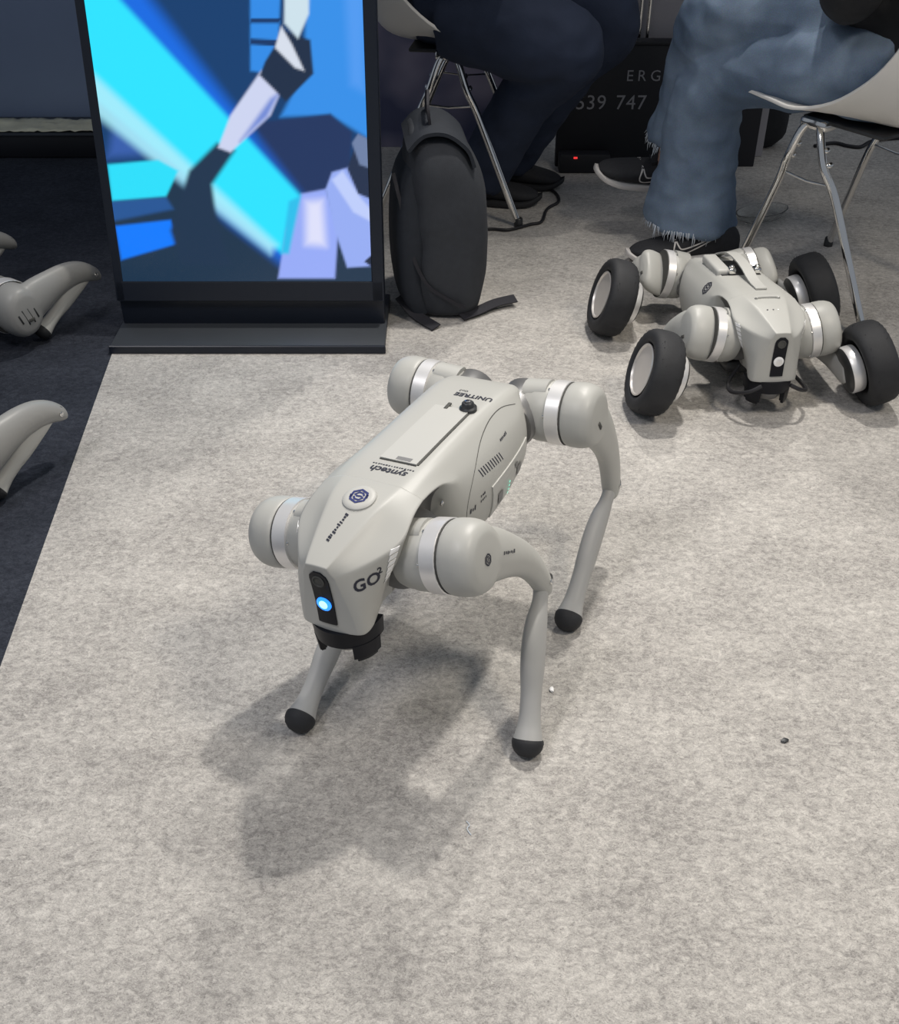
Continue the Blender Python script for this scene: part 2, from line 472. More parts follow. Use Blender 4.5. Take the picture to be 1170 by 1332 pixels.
HEAD_ST = [
    (.168, [(0, .0872), (.0412, .0862), (.0572, .0817), (.0732, .0732), (.036, .064), (.032, -.008), (.032, -.032), (.032, -.055), (0, -.060)]),
    (.190, [(0, .0872), (.0395, .0855), (.055, .0790), (.0735, .0705), (.040, .060), (.034, -.004), (.034, -.030), (.034, -.056), (0, -.060)]),
    (.208, [(0, .0862), (.0370, .0842), (.053, .0755), (.0755, .0655), (.050, .046), (.044, .000), (.040, -.030), (.036, -.056), (0, -.060)]),
    (.222, [(0, .0842), (.0345, .0820), (.050, .0705), (.0770, .0595), (.067, .028), (.048, -.002), (.037, -.030), (.031, -.056), (0, -.060)]),
    (.240, [(0, .0800), (.0310, .0780), (.045, .0645), (.0745, .0530), (.067, .022), (.050, -.006), (.040, -.032), (.034, -.056), (0, -.060)]),
    (.262, [(0, .0735), (.0265, .0720), (.039, .0600), (.0620, .0480), (.060, .014), (.051, -.010), (.046, -.034), (.042, -.052), (0, -.055)]),
    (.284, [(0, .0665), (.0215, .0655), (.031, .0560), (.0470, .0450), (.053, .010), (.051, -.014), (.050, -.036), (.049, -.052), (0, -.055)]),
    (.301, [(0, .0610), (.0180, .0600), (.0245, .0530), (.0340, .0430), (.043, .008), (.0455, -.016), (.047, -.038), (.047, -.052), (0, -.055)]),
    ([.314, .314, .313, .311, .308, .306, .305, .305, .311],
           [(0, .0560), (.0150, .0550), (.0175, .0490), (.022, .0400), (.028, .008), (.034, -.016), (.037, -.038), (.037, -.051), (0, -.053)]),
]
ME_TORSO = profile_loft(TORSO_ST, {1: .35, 2: .35, 3: (.9, .085, .25), 6: .3}, 3)
ME_HEAD = profile_loft(HEAD_ST, {1: .7, 3: .9, 4: .25, 7: .6}, 3, 0.8)
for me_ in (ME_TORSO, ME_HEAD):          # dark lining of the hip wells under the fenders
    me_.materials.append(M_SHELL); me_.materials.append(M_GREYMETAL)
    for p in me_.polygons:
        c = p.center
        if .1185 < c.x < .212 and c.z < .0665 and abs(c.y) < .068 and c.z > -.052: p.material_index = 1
BVH_TORSO, BVH_HEAD = bvh_of(ME_TORSO), bvh_of(ME_HEAD)

def limb_vf(rows, n=20):
    rows = spline(rows, 5)
    rings = []
    for x, y, z, rx, ry in rows:
        rings.append([(x+rx*math.cos(2*PI*k/n), y+ry*math.sin(2*PI*k/n), z) for k in range(n)])
    return loft(rings)
def thigh_mesh(sy):
    cap = lathe_vf([(.0475, -.017), (.0495, -.012), (.0498, .006), (.048, .016), (.043, .026), (.034, .031), (.015, .033)], 'y', 36)
    rows = [(0, .011, .022, .034, .018), (0, .011, .0, .041, .021), (-.010, .011, -.045, .037, .021), (-.016, .009, -.09, .030, .0195), (-.018, .006, -.13, .0255, .018),
            (-.014, .003, -.165, .023, .017), (-.006, .001, -.192, .021, .0165), (.004, 0, -.213, .018, .0155), (.012, 0, -.228, .012, .012)]
    me = remesh_union([cap, limb_vf(rows, 24)], 0.0028, 9, 0.7)
    if sy < 0: me = flip(me)
    return me
def flip(me):
    me = me.copy()
    bm = bmesh.new(); bm.from_mesh(me)
    for v in bm.verts: v.co.y *= -1
    bmesh.ops.reverse_faces(bm, faces=bm.faces)
    bm.to_mesh(me); bm.free()
    return me
ME_THIGH = {1: thigh_mesh(1), -1: thigh_mesh(-1)}
BVH_THIGH = bvh_of(ME_THIGH[1])
CALF_ROWS = [(0, 0, .008, .009, .009), (.001, 0, -.010, .0115, .0105), (.001, 0, -.030, .0125, .011), (.006, 0, -.055, .0190, .014), (.008, 0, -.085, .0225, .0155),
             (.006, 0, -.120, .0215, .0155), (.003, 0, -.150, .0165, .0145), (.001, 0, -.175, .0155, .015), (0, 0, -.192, .0168, .0166), (0, 0, -.204, .0192, .019), (0, 0, -.2125, .0212, .021)]
ME_CALF = bake(mesh_from(*limb_vf(CALF_ROWS, 20)), [])
ME_FOOT = vf_me(lathe_vf([(.0208, -.2110), (.0220, -.2125), (.0224, -.2165), (.0214, -.2225), (.0180, -.2285), (.0120, -.2335), (.0050, -.2350)], 'z', 28))
ME_KNEE = vf_me(lathe_vf([(.006, -.013), (.0095, -.0125), (.0095, .0125), (.006, .013)], 'y', 20))
ME_SCREW = vf_me(lathe_vf([(.0042, 0), (.0042, .0016), (.0025, .0024), (.0012, .0018)], 'y', 14))

def hip_meshes(sy):
    h = lathe_vf([(.034, .006), (.041, .010), (.0445, .020), (.0450, .028), (.0465, .032), (.0470, .052), (.0455, .055)], 'y', 36)
    bump = tube_vf([(0, .012, .036), (0, .050, .040)], [(.013, .022), (.011, .020)], 12, (0, 0, 1))
    ring = lathe_vf([(.0465, .0545), (.0490, .0555), (.0490, .0765), (.0470, .0780)], 'y', 48)
    seam = lathe_vf([(.0480, .0765), (.0480, .0795)], 'y', 36)
    out = [vf_me(join_vf([h, bump])), vf_me(ring), vf_me(seam)]
    if sy < 0: out = [flip(m) for m in out]
    return out
ME_HIP = {1: hip_meshes(1), -1: hip_meshes(-1)}
ME_ABD = vf_me(lathe_vf([(.026, -.042), (.038, -.040), (.041, -.034), (.041, .034), (.038, .040), (.026, .042)], 'x', 30))
ME_BOLT = vf_me(lathe_vf([(.0030, 0), (.0030, .0022), (.0012, .0026)], 'y', 10))

def basis(origin, zdir, yhint, zs=1.0):
    z = Vector(zdir).normalized(); y = Vector(yhint); y = (y-z*y.dot(z)).normalized(); x = y.cross(z)
    m = Matrix((x, y, z*zs)).transposed().to_4x4(); m.translation = origin
    return m

def add_leg(root, sx, sy, a, K, Fp, wheel=None, mats=(M_SHELL, M_LEG), slots=False, hs=1.0, hy=1.0):
    h = Vector((sx*HX, sy*HY, 0)); A = Matrix.Rotation(a, 3, 'X')
    T = h + A @ Vector((0, sy*HO*hy, 0)); yax = A @ Vector((0, 1, 0))
    mh = A.to_4x4() @ Matrix.Diagonal((hs, hy, hs, 1)); mh.translation = h
    obj('hip_joint', ME_ABD, M_GREYMETAL, root, Matrix.Translation((sx*HX*0.93, sy*HY, 0)))
    hm = obj('hip_motor', ME_HIP[sy][0], mats[0], root, mh)
    obj('silver_ring', ME_HIP[sy][1], M_SILVER, hm)
    obj('ring_seam', ME_HIP[sy][2], M_GAP, hm)
    for ang in (20, 75, 130, 200, 250, 310):
        obj('bolt', ME_BOLT, M_CHROME, hm, Matrix.Translation((.0455*math.cos(R(ang)), sy*.0525, .0455*math.sin(R(ang)))))
    K = Vector(K); Fp = Vector(Fp)
    mt = basis(T, T-K, yax, (T-K).length/.213)
    th = obj('thigh', ME_THIGH[sy], mats[0], root, mt @ Matrix.Diagonal((hs, hs, 1, 1)))
    # small badge slot and screw on the outer side
    sl = obj('badge', box_me(.006, .002, .014, .0008), M_GAP, th, Matrix.Translation((0.012, sy*.0335, -.004)))
    obj('screw', ME_SCREW if sy > 0 else flip(ME_SCREW), M_CHROME, th, Matrix.Translation((.002, sy*.0155, -.209)))
    if slots:
        for k, (q, ln) in enumerate(((-.020, .022), (-.006, .034), (.008, .034), (.021, .020))):
            obj('vent_slot', box_me(ln, .006, .0045, .0015), M_DARK, th, Matrix.Translation((.004, sy*.0300, q)) @ Matrix.Rotation(R(18), 4, 'Y'))
    mc = basis(K, K-Fp, yax, (K-Fp).length/.213)
    cf = obj('calf', ME_CALF if wheel is None else ME_WCALF, mats[1], root, mc)
    obj('knee_joint', ME_KNEE, M_DARK, cf)
    if wheel is None:
        obj('rubber_foot', ME_FOOT, M_RUBBER, cf)
    return T, th, yax

def front_sensor(head, lens_a, lens_b):
    poly = rect_poly(.026, .084, 0, 0, 4, 14)
    v = []
    for (a, b) in poly[0]:      # rounded upper end
        if b > .030: a *= math.sqrt(max(0.10, 1-((b-.030)/.0130)**2))
        v.append((a, b))
    decal('sensor_strip', (v, poly[1]), (.33, 0, .004), (0, 1, 0), (0, 0, 1), BVH_HEAD, M_BLACKGLOSS, head, thick=.0015)
    l = obj('camera_lens', vf_me(lathe_vf([(.0105, -.003), (.0103, .0012), (.0070, .0028), (.0010, .0032)], 'x', 28)), lens_a, head)
    hit = BVH_HEAD.ray_cast(Vector((.40, 0, -.006)), Vector((-1, 0, 0)))[0]
    l.location = hit + Vector((.0018, 0, 0))
    c = obj('lens_core', vf_me(lathe_vf([(.0060, -.002), (.0060, .0032), (.0035, .0042), (.0004, .0044)], 'x', 20)), lens_b, head)
    c.location = hit + Vector((.0018, 0.0005, .0005))
    hit = BVH_HEAD.ray_cast(Vector((.40, 0, .032)), Vector((-1, 0, 0)))[0]
    w = obj('sensor_window', vf_me(lathe_vf([(.0085, -.001), (.0085, .0014), (.0065, .0020), (.006, .0008)], 'x', 24)), M_GAP, head)
    w.location = hit + Vector((.0018, 0, 0))
    for s in (1, -1):            # light grilles on the cheek edges
        for k in range(6):
            t = k/5; z = .049-.043*t; x = .2440+.007*t; y = .0690-.012*t
            decal('light_cell', rect_poly(.0115-.005*t, .0058, 0, 0, 1, 1, shear=0.5*s), (x, s*y, z), (-s*.55, .83, 0), (0, 0.0, 1), BVH_HEAD, M_WHITE, head, thick=.0012)

def guard(root):
    """black sensor under the chin: band, two prongs, dome"""
    bm_parts = []
    def arc(a0, a1, z0, z1, r0, r1, n=18):
        rings = []
        for k in range(n+1):
            a = R(a0+(a1-a0)*k/n); c, s = math.cos(a), math.sin(a)
            rings.append([(.266+r0*c, r0*s, z0), (.266+r1*c, r1*s, z0), (.266+r1*.96*c, r1*.96*s, z1), (.266+r0*c, r0*s, z1)])
        return loft(rings)
    bm_parts.append(arc(-100, 100, -.051, -.077, .034, .0485))
    for s in (1, -1):
        bm_parts.append(arc(s*34, s*86, -.075, -.098, .036, .0472, 8))
        bm_parts.append(arc(s*40, s*80, -.096, -.104, .037, .0445, 8))
    g = obj('sensor_guard', vf_me(join_vf(bm_parts)), M_BLACKGLOSS, root)
    d = obj('lidar_dome', vf_me(lathe_vf([(.031, -.058), (.032, -.075), (.030, -.086), (.024, -.095), (.014, -.100), (.002, -.102)], 'z', 28)), M_GREYMETAL, g)
    d.location = (.272, 0, 0)
    return g

# ---------------------------------------------------------------- standing robot
rd = thing('robot_dog', 'light grey four-legged robot dog standing on the carpet with a blue camera light', 'robot',
           (-.0158, 1.2965, .3036), Euler((R(4.2), R(1.673), R(-116.52)), 'XYZ'))
torso = obj('torso', ME_TORSO, M_SHELL, rd)
head = obj('head', ME_HEAD, M_SHELL, rd)
front_sensor(head, M_LENSBLUE, M_LENSCORE)
guard(rd)
add_leg(rd, 1, 1, .2058, (.0393, .1723, -.1248), (.1834, .2058, -.2922))
add_leg(rd, 1, -1, .1594, (.0846, -.1117, -.1959), (.2860, -.0989, -.2669))
add_leg(rd, -1, 1, .0598, (-.2928, .1563, -.1804), (-.0850, .1611, -.2967))
add_leg(rd, -1, -1, -.0289, (-.3602, -.1458, -.1296), (-.2230, -.1505, -.2880))
# logo button
bt = obj('logo_button', vf_me(lathe_vf([(.0215, -.004), (.0215, .0035), (.0195, .0052), (.0150, .0058), (.0005, .0058)], 'z', 36)), M_SHELL2, head, Matrix.Translation((.208, .004, .0835)) @ Matrix.Rotation(R(9), 4, 'Y'))
bb = bvh_of(bt.data)
decal('swirl_logo', swirl_logo(.0135), (0, 0, .006), (0, -1, 0), (1, 0, 0), bb, M_BLUEINK, bt)
# deck: strap lid, knob, slot, plate, lettering
sp = rect_poly(.158, .054, 0, 0, 10, 4)
decal('strap_lid', sp, (.040, .010, .09), (1, 0, 0), (0, 1, 0), BVH_TORSO, M_SHELL2, torso, thick=.0022)
decal('lid_gap', rect_poly(.155, .0022, 0, 0, 10, 1), (.040, .0385, .09), (1, 0, 0), (0, 1, 0), BVH_TORSO, M_GAP, torso, thick=.0006)
decal('lid_gap', rect_poly(.0016, .054, 0, 0, 1, 5), (.1195, .010, .09), (1, 0, 0), (0, 1, 0), BVH_TORSO, M_GAP, torso, thick=.0006)
kn = obj('deck_knob', vf_me(lathe_vf([(.0125, -.002), (.0125, .004), (.0095, .006), (.0085, .011), (.0070, .0125), (.0005, .0125)], 'z', 24)), M_DARK, torso, Matrix.Translation((-.044, .032, .0775)))
obj('knob_screw', vf_me(lathe_vf([(.0038, 0), (.0038, .002), (.002, .0024)], 'z', 14)), M_CHROME, kn, Matrix.Translation((0, 0, .0125)))
obj('deck_slot', box_me(.017, .0055, .003, .001), M_GAP, torso, Matrix.Translation((-.040, .002, .0800)))
decal('deck_plate', rect_poly(.008, .022, 0, 0, 2, 4), (.113, .016, .09), (1, 0, 0), (0, 1, 0), BVH_TORSO, M_PORT, torso, off=.0030)
decal('lettering', text_poly('syntech', .0175, 1.0, 0.15, .0004), (.143, .009, .10), (0, -1, 0), (1, 0, 0), BVH_TORSO, M_INK, torso)
decal('fine_print', scribble(16, .062, .0026, 3), (.1315, .009, .10), (0, -1, 0), (1, 0, 0), BVH_TORSO, M_INK, torso)
decal('lettering', text_poly('UNITREE', .0145, 1.05, 0.0, .0005), (-.086, .020, .10), (0, -1, 0), (1, 0, 0), BVH_TORSO, M_INK, torso)
decal('fine_print', text_poly('Go2', .008), (-.099, -.002, .10), (0, -1, 0), (1, 0, 0), BVH_TORSO, M_INK, torso)
# head lettering
for ch, q in (('G', -.0092), ('O', .0092)): decal('lettering', text_poly(ch, .0225, 1.0, 0.0, .0006), (.300-.62*q, .062+.78*q, .022), (-.62, .78, 0), (0, 0, 1), BVH_HEAD, M_INK, head)
decal('superscript', text_poly('2', .013, 1.0, 0.0, .0004), (.2890, .0765, .030), (-.62, .78, 0), (0, 0, 1), BVH_HEAD, M_INK, head)
decal('fine_print', scribble(11, .046, .0055, 5), (.262, .000, .09), (-1, .10, .3), (0, -1, 0), BVH_HEAD, M_INK, head)
# side pod: seam, vents, panel, ports, LEDs, marks
seam_pts = [(-.120, .052), (-.085, .064), (-.04, .066), (.01, .058), (.055, .040), (.082, .018), (.090, -.012), (.088, -.045)]
for s in (1, -1):
    u, v = (-s, 0, 0), (0, 0, 1)
    def S(x): return -x*s
    sp = [(S(p[0]), p[1]) for p in spline(seam_pts, 6)]
    decal('pod_seam', strip_poly(sp, .0010), (0, s*.10, 0), u, v, BVH_TORSO, M_GAP, torso, off=.0002)
    for k in range(10):
        decal('vent_slot', rect_poly(.0022, .013, 0, 0, 1, 3, shear=-.35*s), (.037-.0066*k, s*.10, .034-.0009*k), u, v, BVH_TORSO, M_INK, torso, off=.0002)
    pn = decal('side_panel', rect_poly(.135, .054, 0, 0, 8, 4), (-.046, s*.11, -.024), u, v, BVH_TORSO, M_SHELL2, torso, thick=.0016)
    for x, z, w_, h_ in ((-.004, -.030, .016, .022), (-.074, -.026, .018, .020), (-.060, -.010, .009, .009)):
        decal('port', rect_poly(w_, h_, 0, 0, 2, 2, shear=-.2*s), (x, s*.11, z), u, v, BVH_TORSO, M_PORT, pn, off=.0034)
    for x in (-.112, -.121, -.130):
        decal('port', rect_poly(.006, .016, 0, 0, 1, 2), (x, s*.11, -.026), u, v, BVH_TORSO, M_PORT, torso, off=.0012)
    for k in range(4):
        decal('status_led', disc_poly(.0020, 10), (-.033, s*.11, -.022-.0068*k), u, v, BVH_TORSO, M_GREENLED, pn, off=.0040)
    decal('fine_print', scribble(6, .024, .004, 11), (-.048, s*.11, .042), u, (-.0, 0, 1), BVH_TORSO, M_INK, torso)
    decal('fine_print', scribble(3, .016, .008, 12), (.074, s*.11, .0), u, v, BVH_TORSO, M_INK, torso)
    decal('fine_print', join_poly([scribble(4, .018, .004, 13), ([(a, b+.007) for a, b in scribble(3, .014, .004, 14)[0]], scribble(3, .014, .004, 14)[1])]), (.046, s*.11, .0), u, v, BVH_TORSO, M_INK, torso)
    obj('arch_bolt', ME_SCREW if s > 0 else flip(ME_SCREW), M_CHROME, torso, Matrix.Translation((.118, s*.068, .034)))
# thigh badge of the near front leg
for th in [c for c in rd.children if c.name.startswith('thigh')][:1]:
    decal('swirl_logo', swirl_logo(.0085), (.002, .04, .004), (-1, 0, -.25), (-.25, 0, 1), BVH_THIGH, M_INK, th)
    decal('fine_print', scribble(7, .034, .0055, 21), (-.016, .04, -.052), (-.25, 0, -1), (-1, 0, .25), BVH_THIGH, M_INK, th)
    for c in [c for c in th.children if c.name.startswith('badge')]: bpy.data.objects.remove(c)

# ---------------------------------------------------------------- wheeled robot
WR, WW = 0.0875, 0.064
def tire_vf():
    rings = []; n = 64
    prof = []
    for k in range(22):
        a = 2*PI*k/22
        w = math.copysign(abs(math.sin(a))**0.75, math.sin(a))*WW/2
        r = (WR-.0175) + .0175*math.copysign(abs(math.cos(a))**0.7, math.cos(a))
        prof.append((r, w))
    for k in range(n):
        a = 2*PI*k/n
        tread = .0012 if k % 2 else -.0010
        rings.append([((r + (tread if r > WR-.010 else 0))*math.cos(a), w, (r + (tread if r > WR-.010 else 0))*math.sin(a)) for r, w in prof])
    m = len(prof); V = [p for r in rings for p in r]
    F = [(i*m+j, i*m+(j+1) % m, ((i+1) % n)*m+(j+1) % m, ((i+1) % n)*m+j) for i in range(n) for j in range(m)]
    return V, F
ME_TIRE = mesh_from(*tire_vf())
ME_RIMM = vf_me(lathe_vf([(.0535, .026), (.0545, .029), (.0515, .030), (.0490, .026), (.0440, .012), (.0300, .008), (.0140, .010), (.0125, .016), (.0090, .017), (.0060, .012), (.0004, .012)], 'y', 44))
ME_HUBCAP = vf_me(lathe_vf([(.0080, .012), (.0080, .021), (.0055, .024), (.0003, .024)], 'y', 16))
ME_WMOTOR = vf_me(lathe_vf([(.040, -.026), (.0490, -.029), (.0500, -.033), (.0500, -.050), (.0480, -.053)], 'y', 44))
ME_WCAP = vf_me(lathe_vf([(.0480, -.0525), (.0440, -.057), (.0250, -.060), (.0004, -.060)], 'y', 36))
ME_HAIR = None
def hairs_vf(seed):
    rr = random.Random(seed); parts = []
    for k in range(46):
        a = rr.uniform(0, 2*PI); w = rr.choice((-1, 1))*rr.uniform(.012, .026); r = WR-.002; l = rr.uniform(.003, .006)
        p = Vector((r*math.cos(a), w, r*math.sin(a))); d = Vector((math.cos(a), rr.uniform(-.4, .4), math.sin(a)))
        parts.append(tube_vf([p, p+d*l], [.0005, .0002], 4))
    return join_vf(parts)
ME_HAIR = mesh_from(*hairs_vf(4))
WC = [(-.014, 0, .012, .012, .010), (0, 0, -.01, .016, .011), (.010, 0, -.05, .022, .0115), (.012, 0, -.11, .024, .011), (.006, 0, -.16, .026, .010), (0, 0, -.20, .030, .009), (0, 0, -.226, .022, .008)]
ME_WCALF = bake(mesh_from(*limb_vf(WC, 18)), [])

wd = thing('wheeled_robot_dog', 'light grey robot dog with four black-tyred wheels resting low on the carpet', 'robot',
           (.630, 2.249, .107), Euler((R(-.3), R(-5.2), R(-84.9)), 'XYZ'))
wtorso = obj('torso', ME_TORSO.copy(), M_SHELL, wd)
whead = obj('head', ME_HEAD.copy(), M_SHELL, wd)
front_sensor(whead, M_WHITE, M_SILVER)
guard(wd)
wrot = wd.rotation_euler.to_matrix(); HSW = 1.16
for sx, sy, wp in ((1, 1, (.872, 2.010)), (1, -1, (.418, 1.968)), (-1, 1, (.850, 2.362)), (-1, -1, (.376, 2.325))):
    cmb = sy*R(17)
    yout = Vector((0, sy*math.cos(abs(cmb)), math.sin(abs(cmb))))        # outward-up axle in body frame
    c = wrot.inverted() @ (Vector((wp[0], wp[1], WR*math.cos(R(17))+WW/2*math.sin(R(17))-.004)) - Vector(wd.location))
    inner = c - yout*.056
    a = sy*R(10)
    h = Vector((sx*HX, sy*HY, 0)); A = Matrix.Rotation(a, 3, 'X'); T = h + A @ Vector((0, sy*HO*.86, 0))
    # knee: two-link solution in the leg plane, bending backwards
    d = inner-T; yax = A @ Vector((0, 1, 0)); dl = d.length; L1, L2 = .213, .226
    x_ = (L1*L1-L2*L2+dl*dl)/(2*dl); hh = math.sqrt(max(0, L1*L1-x_*x_))
    perp = yax.cross(d).normalized()
    if perp.x > 0: perp = -perp
    K = T + d.normalized()*x_ + perp*hh
    wk = Vector(wd.location) + wrot @ K
    if wk.z < .035:       # keep the knee above the carpet
        K = K + wrot.inverted() @ Vector((0, 0, .035-wk.z))
    add_leg(wd, sx, sy, a, K, inner, wheel=True, mats=(M_SHELL, M_LEG), hs=HSW, hy=.86)
    ym = yout
    m = basis(c, (Vector((0, 0, 1)) - yout*yout.z).normalized(), yout)
    m = m @ Matrix.Rotation(random.uniform(0, 6), 4, 'Y')
    wh = obj('wheel', ME_TIRE, M_RUBBER, wd, m)
    obj('rim', ME_RIMM, M_RIM, wh); obj('hub_bolt', ME_HUBCAP, M_DARK, wh)
    obj('wheel_motor', ME_WMOTOR, M_SILVER, wh); obj('motor_cover', ME_WCAP, M_DARK, wh)
    tag(obj('tyre_hairs', ME_HAIR, M_RUBBER, wh), 'fine rubber hairs on the tyre', None, kind='stuff')
# open battery bay, strap and latches on the back
bay = decal('battery_bay', rect_poly(.120, .086, 0, 0, 8, 6), (-.020, 0, .09), (1, 0, 0), (0, 1, 0), BVH_TORSO, M_DARK, wtorso, thick=.0008)
bl = obj('battery_block', box_me(.115, .032, .020, .006, 3), M_SHELL2, wtorso, Matrix.Translation((-.025, -.036, .082)))
obj('bay_cover', box_me(.060, .026, .010, .004, 2), M_GREYMETAL, wtorso, Matrix.Translation((-.045, .030, .078)))
for y in (-.020, .036):
    lt = obj('latch', box_me(.020, .016, .012, .003, 2), M_CHROME, wtorso, Matrix.Translation((.030, y, .090)))
    obj('latch_knob', vf_me(lathe_vf([(.0055, 0), (.0055, .004), (.003, .006), (.0004, .006)], 'z', 16)), M_CHROME, lt, Matrix.Translation((.001, 0, .006)))
st = [(.150, .006, .089), (.10, .006, .090), (.05, .006, .100), (0, .006, .104), (-.06, .006, .100), (-.12, .006, .080), (-.16, .006, .060)]
obj('carry_strap', vf_me(ribbon_vf([tuple(p) for p in spline(st, 5)], .024, .003), True, 30), M_SHELL2, wtorso)
ip = [(.20, -.022, .0865), (.196, -.016, .088), (.196, .020, .088), (.20, .026, .0862)]
obj('brow_ridge', vf_me(tube_vf([tuple(p) for p in spline(ip, 4)], .0032, 8)), M_SHELL2, whead)
for k, y in enumerate((-.012, .0, .010)):
    decal('pin_hole', disc_poly(.0017, 10), (.246, y, .09), (0, -1, 0), (1, 0, -.2), BVH_HEAD, M_INK if k < 2 else M_WHITE, whead)
decal('swirl_logo', swirl_logo(.017), (.045, -.078, .060), (1, 0, 0), (0, .65, .75), BVH_TORSO, M_INK, wtorso, reach=.06)
for s in (1, -1):
    pts = [(.22, s*.045, -.05), (.25, s*.075, -.075), (.285, s*.078, -.080), (.315, s*.055, -.068), (.318, s*.03, -.055)]
    obj('cable', vf_me(tube_vf([tuple(p) for p in spline(pts, 6)], .0042, 8)), M_CABLE, wd)
obj('under_tray', box_me(.30, .11, .03, .012, 2), M_DARK, wd, Matrix.Translation((.02, 0, -.078)))

# ---------------------------------------------------------------- two folded robots at the left edge
M_OLD = mat('folded_robot_grey', (0.30, 0.30, 0.29), 0.4, var=0.06, scale=10)
def folded(name, label, knee_px, hgt, yaw, sc):
    root = thing(name, label, 'robot', (0, 0, 0), (0, 0, yaw), 'folded robots parked on the dark carpet')
    obj('torso', ME_TORSO.copy(), M_OLD, root); obj('head', ME_HEAD.copy(), M_OLD, root)
    obj('belly_plate', box_me(.32, .12, .03, .012, 2), M_DARK, root, Matrix.Translation((0, 0, -.070)))
    kl = None
    for sx in (1, -1):
        for sy in (1, -1):
            T = Vector((sx*HX, sy*(HY+HO*1.2), 0))
            K = T + Vector((-.205, 0, .018)); Fp = T + Vector((-.052, 0, -.070))
            K = T + (K-T).normalized()*.213; 
            add_leg(root, sx, sy, 0, K, Fp, mats=(M_OLD, M_SHELL2), slots=True, hs=1.25, hy=1.2)
            if sx == -1 and sy == 1: kl = K
    root.scale = (sc, sc, sc)
    base = Vector((0, 0, .095*sc))
    kw = Matrix.Rotation(yaw, 3, 'Z') @ (kl*sc) + base
    tgt = gnd(*knee_px, kw.z)
    root.location = (tgt.x-kw.x, tgt.y-kw.y, base.z)
    return root
folded('folded_robot', 'folded grey robot lying on the dark carpet, farther of the two, close to the screen', (119, 352), 0, R(234), 1.0)
folded('folded_robot', 'folded grey robot on the dark carpet, nearer the camera of the two', (72, 532), 0, R(237), 1.0)

# ================================================================ BACKGROUND WALLS
def wallbox(name, x0, x1, y, z1, m, label, t=.06, z0=0.0):
    o = obj(name, box_me(x1-x0, t, z1-z0, .003), m)
    o.location = ((x0+x1)/2, y+t/2, (z0+z1)/2)
    return struct(o, label)
M_BLUEWALL = mat('blue_grey_wall', (0.27, 0.34, 0.50), 0.6, var=0.15, scale=2.5)
M_BLACKWALL = mat('black_counter_front', (0.014, 0.015, 0.020), 0.55, var=0.2, scale=4)
wallbox('wall_back', -3.0, -.36, 3.78, 2.4, M_BLUEWALL, 'dull blue-grey stand wall behind the screen')
wallbox('wall_right', .94, 3.4, 5.2, 2.4, M_BLACKWALL, 'dark wall far behind the right chair')

def print_mat():
    m = bpy.data.materials.new('purple_photo_print'); m.use_nodes = True
    nt = m.node_tree; b = nt.nodes['Principled BSDF']; L = nt.links.new
    b.inputs['Roughness'].default_value = 0.6
    tc = nt.nodes.new('ShaderNodeTexCoord'); n = nt.nodes.new('ShaderNodeTexNoise'); n.inputs['Scale'].default_value = 3.5; n.inputs['Detail'].default_value = 2
    L(tc.outputs['Object'], n.inputs['Vector'])
    r = nt.nodes.new('ShaderNodeValToRGB'); L(n.outputs['Fac'], r.inputs['Fac'])
    r.color_ramp.elements[0].position = 0.40; r.color_ramp.elements[0].color = (0.09, 0.10, 0.19, 1)
    r.color_ramp.elements[1].position = 0.58; r.color_ramp.elements[1].color = (0.34, 0.31, 0.42, 1)
    L(r.outputs['Color'], b.inputs['Base Color'])
    return m
pp = thing('printed_panel', 'purple-grey printed panel with part of a face behind the left chair', 'banner', (-.03, 3.70, 0))
pb = obj('panel_board', box_me(.70, .03, 2.2, .002, off=(0, .015, 1.1)), print_mat(), pp)
eye = join_poly([strip_poly([(-.05, .02), (-.02, .034), (.02, .034), (.05, .022)], .014)])
M_EYE = mat('print_dark', (0.035, 0.045, 0.09), 0.6, var=0.1)
M_EYEW = mat('print_light', (0.30, 0.32, 0.42), 0.6, var=0.1)
decal('printed_brow', strip_poly([(-.05, .030), (-.02, .046), (.02, .044), (.04, .030)], .018), (-.235, -.0005, .40), (1, 0, 0), (0, 0, 1), None, M_EYE, pp)
decal('printed_eye', disc_poly(.030, 20, .45), (-.235, -.0005, .40), (1, 0, 0), (0, 0, 1), None, M_EYE, pp)
decal('printed_glint', strip_poly([(-.012, -.012), (.004, -.002), (.014, .010)], .006), (-.235, -.0012, .40), (1, 0, 0), (0, 0, 1), None, M_EYEW, pp)

ct = thing('display_board', 'low black board with grey lettering and numbers between the seated people', 'board', (.66, 3.50, 0))
obj('counter_front', box_me(.64, .035, .37, .003, off=(0, .0175, .185)), M_BLACKWALL, ct)
obj('counter_top', box_me(.65, .045, .012, .003, off=(0, .0175, .376)), M_BLACKWALL, ct)
M_LETTER = mat('grey_lettering', (0.30, 0.30, 0.32), 0.6, var=0.03)
def on_counter(txt, u, v, size, sp, nm='lettering'):
    p = dep(u, v, 3.50)
    decal(nm, text_poly(txt, size, sp), (p.x-.66, -.0012, p.z), (1, 0, 0), (0, 0, 1), None, M_LETTER, ct)
on_counter('ERGY', 846, 99, .046, 1.5)
on_counter('539', 769, 134, .062, 1.06)
on_counter('747', 821, 134, .062, 1.06)
pr = dep(750, 173, 3.46)
ld = thing('power_strip', 'small black power strip with a red light on the floor by the black board', 'power strip', (pr.x, 3.46, 0))
obj('strip_body', box_me(.16, .05, .06, .006, off=(.03, 0, .03)), M_BLACKWALL, ld)
obj('red_light', box_me(.012, .004, .006, .001, off=(0, -.026, pr.z if pr.z < .058 else .05)), mat('red_light', (.6, .03, .03), .3, emit=((1, .05, .05), .8)), ld)

